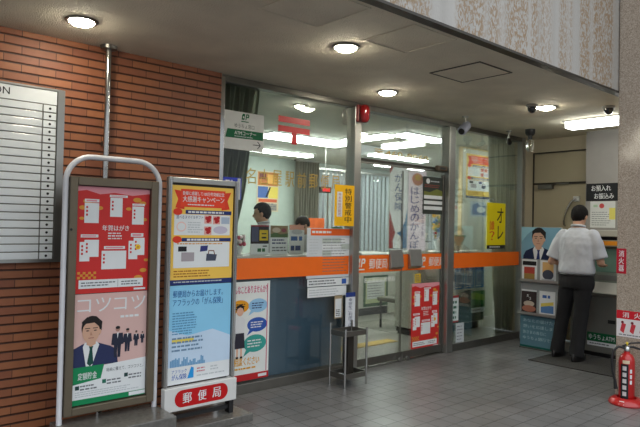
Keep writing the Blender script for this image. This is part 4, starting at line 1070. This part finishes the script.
# display partition
dp = thing('display_partition', 'white office partition panel with wooden edging behind the right window', 'partition', (8.24, 5.56, 0))
G().box(-.44, -.01, .02, .46, .03, 2.70, M_PALE).build('panel', dp)
g = G(); g.box(-.47, -.02, 0, -.44, .04, 2.725, mat((196, 176, 130), .5)); g.box(-.44, -.02, 2.70, .46, .04, 2.725, mat((196, 176, 130), .5)); g.build('edging', dp)
s = Sheet((7.90, 5.547, 1.93), '-y', .74, .70, .002, P(242, 206, 110)); campaign_poster(s, .74, .70)
s.build('poster', 'yellow gift campaign poster on the white partition behind the right window', 'poster')
s = Sheet((8.02, 5.547, 1.64), '-y', .56, .24, .002, P(190, 200, 214)); s.part('picture'); s.poly([(.05, .03), (.5, .02), (.52, .2), (.3, .16), (.2, .22), (.06, .18)], P(110, 130, 170)); s.ell(.3, .11, .12, .05, c_ppr, 2)
s.build('poster', 'pale blue picture poster low on the white partition', 'poster')
tb = thing('paper_bin', 'tan tapered bin standing on the writing desk', 'bin', (7.18, 5.2, 1.1205))
G().lathe((0, 0, 0), [(.06, 0), (.13, .2), (.135, .21)], mat((170, 150, 112), .6), 20).build('body', tb, smooth=True)
G().lathe((0, 0, .205), [(.13, 0), (.142, .0), (.142, .02), (.13, .02)], mat((120, 150, 110), .6), 20).build('rim', tb, smooth=True)
gf = thing('gift_display', 'tall colourful arrangement of yellow, red and blue flowers on the writing desk', 'flower display', (6.80, 5.2, 1.1205))
G().lathe((0, 0, 0), [(.05, 0), (.085, .12), (.08, .14)], c_ppr, 18).build('vase', gf, smooth=True)
for nm, cc, n_, h0, h1 in (('leaf', P(110, 130, 80), 14, .14, .6), ('blossom', P(226, 176, 40), 18, .3, .75), ('blossom', P(204, 60, 50), 9, .25, .5), ('blossom', P(70, 130, 190), 10, .15, .55), ('blossom', P(232, 226, 226), 9, .14, .4)):
    g = G()
    for i in range(n_): a, r = rd.uniform(0, 6.3), rd.uniform(.0, .10); g.ball((r * math.cos(a), r * math.sin(a), rd.uniform(h0, h1)), rd.uniform(.018, .034), cc, 8, 6)
    o = g.build(nm, gf, smooth=True); o['kind'] = 'stuff'
# plush bird on a box
bx = thing('display_box', 'dark stand with a pale card behind the right sliding door', 'display stand', (6.27, 5.2, 1.1205))
G().box(-.04, -.04, 0, .06, .04, .13, M_BLACK).build('post', bx, bevel=.004); G().box(.08, -.03, 0, .24, -.02, .12, c_ppr).build('card', bx)
G().box(-.04, -.06, .13, .26, .10, .14, M_BLACK).build('shelf', bx)
pl = thing('plush_bird', 'white plush bird toy seen through the right sliding door', 'plush toy', (6.33, 5.2, 1.2635))
M_PL = mat((226, 222, 206), .9, 0, .04)
g = G(); g.ball((.03, 0, .065), (.115, .075, .068), M_PL); g.build('torso', pl, smooth=True)
g = G(); g.ball((-.075, -.01, .16), .062, M_PL); g.ball((-.05, 0, .12), .05, M_PL); g.build('head', pl, smooth=True)
G().tube([(-.12, -.03, .15), (-.165, -.045, .14)], [.02, .004], mat((230, 160, 60), .6), 10).build('beak', pl, smooth=True)
for q in (-.03, .03): G().ball((-.10, -.045 + q * .9, .18), .008, M_BLACK, 8, 6).build('eye', pl)
G().tube([(.10, 0, .08), (.20, 0, .10)], [.04, .008], M_PL, 10).build('tail', pl, smooth=True)
# leaflet holder and a black box on the counter line behind the left door
lh = thing('leaflet_holder', 'white leaning leaflet holder with a green top behind the left sliding door', 'leaflet holder', (5.06, 5.26, 0))
g = G(); g.prism([(-.10, 0, 1.12), (.06, 0, 1.12), (-.0, .10, 1.40), (-.16, .10, 1.40)], (0, .012, 0), c_ppr); g.build('panel', lh)
g = G(); g.prism([(-.1475, .083, 1.35), (.0125, .083, 1.35), (-.005, .098, 1.43), (-.165, .098, 1.43)], (0, .016, 0), P(40, 130, 70)); g.build('header', lh)
g = G(); g.box(-.32, -.02, 0, .20, .2, 1.08, M_PALE); g.build('stand', lh, bevel=.006); G().box(-.34, -.04, 1.08, .22, .22, 1.12, M_PALE).build('worktop', lh, bevel=.004)
bb = thing('card_terminal', 'small black terminal beside the white leaflet holder', 'terminal', (4.83, 5.30, 1.1205))
g = G(); g.prism([(-.06, 0, 0), (-.06, .1, 0), (-.06, .1, .17), (-.06, .06, .19)], (.12, 0, 0), M_BLACK); g.build('body', bb, bevel=.004); G().box(-.045, .02, .187, .045, .10, .205, P(200, 170, 60)).build('screen', bb)
bn = thing('waiting_bench', 'olive waiting bench behind the sliding doors', 'bench', (6.75, 5.72, 0))
G().box(-.45, -.2, .38, .75, .2, .44, mat((84, 84, 66), .6)).build('seat', bn, bevel=.02)
for x in (-.40, .70):
    for y in (-.16, .16): G().tube([(x, y, 0), (x, y, .39)], .016, M_BLACK, 10).build('leg', bn, smooth=True)

# ================================================================== CASH MACHINE CORNER
M_ATM = mat((176, 172, 160), .45, 0, .03); M_ATMD = mat((108, 108, 102), .4, 0, .04)
am = thing('cash_machine', 'beige built-in cash machine with an orange header strip in the end wall', 'cash machine', (7.0, 2.85, 0))
y0, y1 = -.45, .545
G().box(-.02, y0, .05, .36, y1, .70, M_ATMD).build('lower_cabinet', am, bevel=.006)
G().box(.03, y0 + .02, 0, .36, y1 - .02, .05, M_BLACK).build('kick_plate', am)
g = G(); g.prism([(-.10, y0, .74), (-.02, y0, .70), (.36, y0, .70), (.36, y0, .86), (.02, y0, .86)], (0, y1 - y0, 0), M_ATM); g.build('keypad_shelf', am, bevel=.01)
g = G(); g.prism([(.02, y0 + .04, .86), (.36, y0 + .04, .86), (.36, y0 + .04, 1.27), (.13, y0 + .04, 1.27)], (0, y1 - y0 - .08, 0), mat((120, 128, 116), .35, 0, .05)); g.build('screen_panel', am)
def onscreen(t): return (.02 + .11 * t - .004, .86 + .41 * t)
for nm, ya, yb, ta, tb_, m in (('touch_screen', -.12, .30, .28, .92, mat((74, 96, 84), .15, 0, .05, emit=.25)), ('cash_slot', -.36, -.18, .45, .75, M_BLACK), ('card_slot', .34, .46, .5, .75, M_BLACK), ('coin_tray', -.1, .28, .05, .2, M_ATMD)):
    a, b = onscreen(ta), onscreen(tb_); g = G(); g.prism([(a[0], ya, a[1]), (b[0], ya, b[1]), (b[0] + .008, ya, b[1]), (a[0] + .008, ya, a[1])], (0, yb - ya, 0), m); g.build(nm, am)
for ya in (y0, y1 - .04): G().box(-.0, ya, .86, .36, ya + .04, 1.27, M_ATM).build('side_cheek', am, bevel=.006)
G().box(.05, y0, 1.27, .36, y1, 1.345, M_ATM).build('header', am, bevel=.006)
G().box(.045, y0 + .06, 1.285, .05, y1 - .06, 1.335, P(236, 150, 40)).build('header_strip', am)
G().box(.10, y0, 1.345, .36, y1, 1.385, M_BLACK).build('light_slot', am)
G().box(.02, y0, 1.385, .36, y1, 1.46, M_ATM).build('canopy', am, bevel=.008)
g = G(); g.box(-.034, .02, .40, -.02, .10, .44, M_BLACK); g.build('lock', am)
s = Sheet((6.9785, 3.19, .175), '-x', .33, .10, .001, P(18, 96, 58)); s.part('lettering'); s.text('ゆうちょATM', .02, .02, .31, .08, c_white, 1, .02)
s.build('sticker', 'green cash machine sticker low on the cash machine front', 'sticker')
s = Sheet((6.9785, 3.19, .125), '-x', .33, .048, .001, c_ppr); s.part('lettering'); s.lines(.03, .01, .3, .04, 1, c_grey, 1, 4)
s.build('sticker', 'white strip sticker just under the green cash machine sticker', 'sticker')
s = Sheet((7.358, 3.398, 1.815), '-x', .44, .215, .004, c_blk); s.part('lettering'); s.text('お預入れ', .065, .12, .30, .19, c_white, 1, .03); s.text('お振込み', .10, .025, .335, .095, c_white, 1, .03)
s.build('sign', 'black sign with white deposit and transfer lettering above the cash machine', 'sign')
s = Sheet((7.358, 3.345, 1.49), '-x', .30, .32, .002, P(214, 216, 214)); s.part('lettering'); s.lines(.02, .02, .25, .20, 7, c_grey, 1, 4, .25); s.ell(.14, .265, .03, .03, P(200, 80, 80), 1); s.rect(.04, .25, .09, .28, P(170, 200, 170), 1); s.rect(.23, .10, .30, .24, P(226, 214, 110), 2)
s.build('notice_sheet', 'white notice with a red circle on the wall above the cash machine', 'notice')
gr_ = thing('grab_rail', 'curved chrome rail with a white mount on the beige door', 'rail', (7.625, 3.64, 1.86))
G().box(-.03, -.04, -.035, 0, .04, .035, M_WHITEP).build('mount', gr_, bevel=.006)
G().tube([(-.03, 0, 0), (-.05, .02, -.01), (-.055, .06, -.05), (-.055, .10, -.12), (-.055, .13, -.20), (-.05, .15, -.29), (-.03, .155, -.34), (0, .155, -.35)], .012, M_STEEL, 12).build('rail', gr_, smooth=True)

# leaflet stand
ls = thing('leaflet_stand', 'teal leaflet stand with a man in a navy suit beside the cash machine', 'leaflet stand', (6.76, 3.92, 0))
G().box(0, -.51, .01, .03, 0, 1.48, mat((150, 156, 156), .4, 0, .03)).build('back_board', ls, bevel=.004)
G().box(-.02, -.51, 0, .10, 0, .012, M_ALUD).build('base', ls)
for z in (.80, .40):
    g = G(); g.prism([(0, -.51, z), (-.075, -.51, z + .02), (-.075, -.51, z + .05), (-.07, -.51, z + .05), (-.07, -.51, z + .024), (0, -.51, z + .008)], (0, .51, 0), M_ALU); g.build('shelf', ls)
s = Sheet((-.001, 0, 1.09), '-x', .51, .39, 0); s.clip = True; s.rect(0, 0, .51, .385, P(122, 166, 188)); s.poly([(.0, .39), (.0, .2), (.08, .3), (.2, .385)], P(150, 200, 216), 2); suit_man(s, .23, -.06, .44, P(26, 40, 74), c_navy); s.build('portrait_panel', parent=ls)
s = Sheet((-.001, 0, .015), '-x', .51, .385, 0); s.rect(0, 0, .51, .385, P(88, 124, 138)); s.rect(0, 0, .51, .022, P(20, 90, 80), 2)
for i, q in enumerate(('あなたの届けたい', '想いを応援します', '皆さまの毎日に', 'ゆうちょ銀行です')): s.text(q, .04, .305 - i * .07, .04 + (.44, .44, .30, .40)[i], .345 - i * .07, P(170, 196, 204), 2, .0)
s.build('lower_panel', parent=ls)
def leaflet(y, z, label, draw, w0=.2, h0=.27):
    s = Sheet((6.754, y, z), '-x', w0, h0, .003, c_ppr); draw(s); s.build('leaflet', label, 'leaflet', 'leaflets on the teal stand')
def f1(s): s.part('picture'); s.rect(.01, .20, .19, .25, c_blk); s.rect(.03, .02, .17, .10, P(160, 130, 70)); s.rect(.03, .10, .17, .18, P(176, 70, 60))
def f2(s): s.part('picture'); s.rect(.03, .12, .17, .25, P(220, 180, 120)); s.ell(.1, .1, .07, .06, P(70, 74, 90), 2); s.rect(.02, .01, .18, .05, c_lg, 2)
def f3(s): s.part('picture'); s.rect(0, 0, .2, .27, P(54, 44, 44)); s.ell(.1, .12, .07, .035, P(190, 176, 160), 2); s.ell(.1, .06, .09, .04, P(170, 110, 90), 2); s.text('お', .07, .20, .10, .235, c_ppr, 2); s.text('2', .1, .17, .13, .2, c_ppr, 2)
def f4(s): s.part('picture'); s.rect(.02, .03, .18, .12, P(90, 130, 180)); s.poly([(.02, .10), (.18, .13), (.18, .17), (.02, .14)], P(220, 200, 100), 2); s.lines(.04, .2, .16, .25, 1, P(60, 100, 170), 2, 3, .7)
leaflet(3.905, .812, 'leaflet with a black header and red panel, upper left on the teal stand', f1)
leaflet(3.665, .812, 'white leaflet with a dark oval photo, upper row behind the man', f2)
leaflet(3.905, .425, 'dark food leaflet, lower left on the teal stand', f3, .2, .29)
leaflet(3.67, .425, 'white leaflet with a blue and yellow picture, lower row behind the man', f4, .2, .29)

o = G().box(6.14, 2.25, 0, 6.93, 3.46, .010, M_RUB).build('floor_mat', bevel=.003); tag(o, 'dark rubber mat on the floor in front of the cash machine', 'mat')
for r_ in [q for q in bpy.data.objects if q.get('label', '').startswith('man in a white short')]: r_.location.z = .010

# signs on the column, extinguisher
s = Sheet((5.438, 2.235, 1.082), '-x', .082, .218, .002, P(178, 26, 48)); s.part('lettering'); s.vtext('消火器', .018, .015, .064, .205, c_white, 1, .02)
s.build('sign', 'narrow red extinguisher sign with upright lettering on the stone column', 'sign')
s = Sheet((5.438, 2.228, .535), '-x', .36, .228, .002, P(224, 220, 220)); s.part('header'); s.rect(0, .155, .36, .228, P(200, 30, 44)); s.part('lettering')
for i, q in enumerate('消火器'): s.text(q, .05 + .095 * i, .168, .105 + .095 * i, .215, c_white, 2, .03)
for i in range(4): s.poly([(.03 + .08 * i, .05), (.06 + .08 * i, .03), (.08 + .08 * i, .11), (.045 + .08 * i, .12)], P(200, 60, 70), 1); s.ell(.05 + .08 * i, .125, .012, .012, P(120, 40, 50), 2)
s.lines(.02, .008, .34, .028, 1, c_grey, 1)
s.build('sign', 'white and red extinguisher instruction plate low on the stone column', 'sign')
ex = thing('fire_extinguisher', 'red fire extinguisher standing in front of the stone column', 'fire extinguisher', (5.295, 2.082, .032))
ex.scale = (.97, .97, .91)
G().lathe((0, 0, 0), [(.058, 0), (.064, .012), (.064, .36), (.058, .39), (.042, .42), (.024, .432), (.022, .45)], M_RED, 32).build('cylinder', ex, smooth=True)
G().lathe((0, 0, .45), [(.020, 0), (.026, .005), (.026, .035), (.018, .045)], M_STEEL, 20).build('valve', ex, smooth=True)
d_ = Vector((-.55, -.83, 0)); a_ = Vector((.66, -.75, 0))
g = G(); g.tube([a_ * -.03 + Vector((0, 0, .485)), a_ * .05 + Vector((0, 0, .49)), a_ * .12 + Vector((0, 0, .47))], .010, M_BLACK, 10); g.build('grip', ex, smooth=True)
g = G(); g.tube([a_ * -.04 + Vector((0, 0, .495)), a_ * .03 + Vector((0, 0, .525)), a_ * .12 + Vector((0, 0, .535))], .008, M_BLACK, 10); g.build('lever', ex, smooth=True)
g = G(); g.lathe((0, 0, .505), [(.008, 0), (.012, .02), (.004, .03)], P(230, 200, 60), 10); g.build('safety_pin', ex, smooth=True)
g = G(); b_ = -a_
g.tube([b_ * .015 + Vector((0, 0, .475)), b_ * .07 + Vector((0, 0, .49)), b_ * .115 + Vector((0, 0, .45)), b_ * .125 + Vector((0, 0, .36)), b_ * .118 + Vector((0, 0, .26)), b_ * .095 + Vector((0, 0, .17))], .011, M_BLACK, 12); g.build('hose', ex, smooth=True)
g = G(); g.tube([b_ * .097 + Vector((0, 0, .18)), b_ * .088 + Vector((0, 0, .10))], [.012, .017], M_BLACK, 12); g.build('nozzle', ex, smooth=True)
def wrap(name, a0, a1, z0, z1, m, r=.0648):
    g = G(); n = 10; vs = []
    for k in range(n + 1):
        a = R(a0 + (a1 - a0) * k / n); vs += [(r * math.cos(a), r * math.sin(a), z0), (r * math.cos(a), r * math.sin(a), z1)]
    g.add(vs, [(2 * k, 2 * k + 2, 2 * k + 3, 2 * k + 1) for k in range(n)], m); return g
fa = math.degrees(math.atan2(-2.06, -5.2))
wrap('label', fa - 45, fa + 12, .02, .34, P(36, 36, 40)).build('label', ex)
g = G()
for i in range(5): g2 = wrap('x', fa - 30, fa - 2, .05 + .058 * i, .088 + .058 * i, P(206, 200, 200), .0653); g.add(g2.v, g2.f, P(206, 200, 200))
g.build('label_lettering', ex)
g = G()
for i in range(3): g2 = wrap('x', fa + 22, fa + 38, .16 + .05 * i, .195 + .05 * i, c_white, .0652); g.add(g2.v, g2.f, c_white)
g.build('label_lettering', ex)
wrap('x', fa - 30, fa + 20, .345, .375, P(220, 200, 170), .0648).build('label', ex)
eb = thing('extinguisher_base', 'round red plastic base tray under the fire extinguisher', 'extinguisher base', (5.295, 2.082, 0))
G().lathe((0, 0, 0), [(.135, 0), (.140, .012), (.130, .035), (.10, .055), (.078, .058), (.072, .031), (.002, .031)], M_RED, 36).build('tray', eb, smooth=True)
g = G(); s_ = wrap('x', fa - 12, fa + 4, 0, 1, c_white); g.add([(.1375 * math.cos(R(a)), .1375 * math.sin(R(a)), .019) for a in (fa - 25, fa - 8)] + [(.120 * math.cos(R(a)), .120 * math.sin(R(a)), .0452) for a in (fa - 8, fa - 25)], [(0, 1, 2, 3)], c_white); g.build('sticker', eb)

# wire stand by the mullion
st = thing('umbrella_bag_stand', 'small steel four-legged stand with a tray by the first mullion', 'stand', (3.84, 3.95, 0))
for x, y, h in ((-.135, -.10, .52), (.135, -.10, .52), (-.135, .10, .56), (.135, .10, .56)): G().tube([(x, y, 0), (x, y, h)], .0105, M_STEEL, 12).build('leg', st, smooth=True)
for z, nm in ((.455, 'top_tray'), (.075, 'bottom_tray')):
    g = G(); g.box(-.125, -.09, z, .125, .09, z + .006, M_ALUD); g.box(-.135, -.105, z, .135, -.095, z + .045, M_ALUD); g.box(-.135, .095, z, .135, .105, z + .045, M_ALUD); g.box(-.14, -.095, z, -.13, .095, z + .045, M_ALUD); g.box(.13, -.095, z, .14, .095, z + .045, M_ALUD)
    g.build(nm, st)
G().box(-.02, -.02, .08, .05, .05, .45, M_DARKF).build('bag_holder', st, bevel=.004)
o = G().box(3.725, 3.87, .0815, 3.812, 4.03, .090, c_ppr).build('paper'); tag(o, 'sheet of paper lying in the bottom tray of the steel stand', 'paper')

# ================================================================== CEILING SMALL THINGS
def dome(x, y, label):
    r_ = thing('dome_camera', label, 'security camera', (x, y, ZC), 'dome cameras')
    G().lathe((0, 0, 0), [(.058, 0), (.060, -.012), (.052, -.022), (.044, -.024)], mat((150, 148, 142), .4), 24).build('collar', r_, smooth=True)
    G().lathe((0, 0, 0), [(.046, -.02), (.046, -.038), (.038, -.062), (.022, -.078), (.002, -.084)], mat((14, 14, 16), .08, 0, .05, coat=.8), 24).build('dome', r_, smooth=True)
dome(5.42, 3.05, 'black dome camera on the ceiling left of the right-hand lamp')
dome(5.98, 2.55, 'black dome camera on the ceiling above the strip light by the column')
def camera(x, y, label, m, aim, k=1.0):
    r_ = thing('bullet_camera', label, 'security camera', (x, y, ZC))
    G().lathe((0, 0, 0), [(.035, 0), (.035, -.01), (.012, -.014)], M_ALU, 18).build('mount', r_, smooth=True)
    G().tube([(0, 0, -.01), (0, 0, -.10)], .012, M_ALU, 10).build('stem', r_, smooth=True)
    a = Vector((aim[0], aim[1], aim[2])).normalized(); p = Vector((0, 0, -.12))
    G().tube([p - a * .05 * k, p - a * .045 * k, p + a * .09 * k, p + a * .10 * k], [.03 * k, .04 * k, .04 * k, .034 * k], m, 18).build('housing', r_, smooth=True)
    G().tube([p + a * .10 * k, p + a * .106 * k], [.028 * k, .026 * k], M_BLACK, 16).build('lens', r_, smooth=True)
camera(5.50, 3.89, 'pale blue grey bullet camera hanging in front of the second mullion', mat((150, 156, 176), .35), (-.75, -.2, -.45), 1.25)
camera(6.70, 4.08, 'small dark bullet camera on a short stem above the right window', M_DARKF, (-.6, -.5, -.5), .75)
sl = thing('caged_lamp', 'black socketed lamp with a clear glass jar hanging by the door wall', 'lamp', (6.75, 3.82, ZC))
G().lathe((0, 0, 0), [(.058, 0), (.058, -.05), (.04, -.075), (.026, -.08), (.024, -.13)], M_BLACK, 24).build('socket', sl, smooth=True)
m, t, n, l, b = newmat('clear_jar'); n.remove(b)
tr = n.new('ShaderNodeBsdfTransparent'); tr.inputs[0].default_value = (.86, .86, .82, 1); gl = n.new('ShaderNodeBsdfGlossy'); gl.inputs['Roughness'].default_value = .08; gl.inputs[0].default_value = (.9, .9, .86, 1); lw = n.new('ShaderNodeLayerWeight'); lw.inputs[0].default_value = .45; mx = n.new('ShaderNodeMixShader')
l.new(lw.outputs['Fresnel'], mx.inputs[0]); l.new(tr.outputs[0], mx.inputs[1]); l.new(gl.outputs[0], mx.inputs[2]); l.new(mx.outputs[0], n['Material Output'].inputs[0])
G().lathe((0, 0, 0), [(.030, -.13), (.040, -.15), (.042, -.23), (.034, -.26), (.002, -.27)], m, 24).build('glass_jar', sl, smooth=True)
g = G()
for k in range(6): a = R(60 * k); g.tube([(.032 * math.cos(a), .032 * math.sin(a), -.13), (.045 * math.cos(a), .045 * math.sin(a), -.16), (.045 * math.cos(a), .045 * math.sin(a), -.23), (.02 * math.cos(a), .02 * math.sin(a), -.275)], .0025, M_ALU, 6)
g.build('cage', sl, smooth=True)
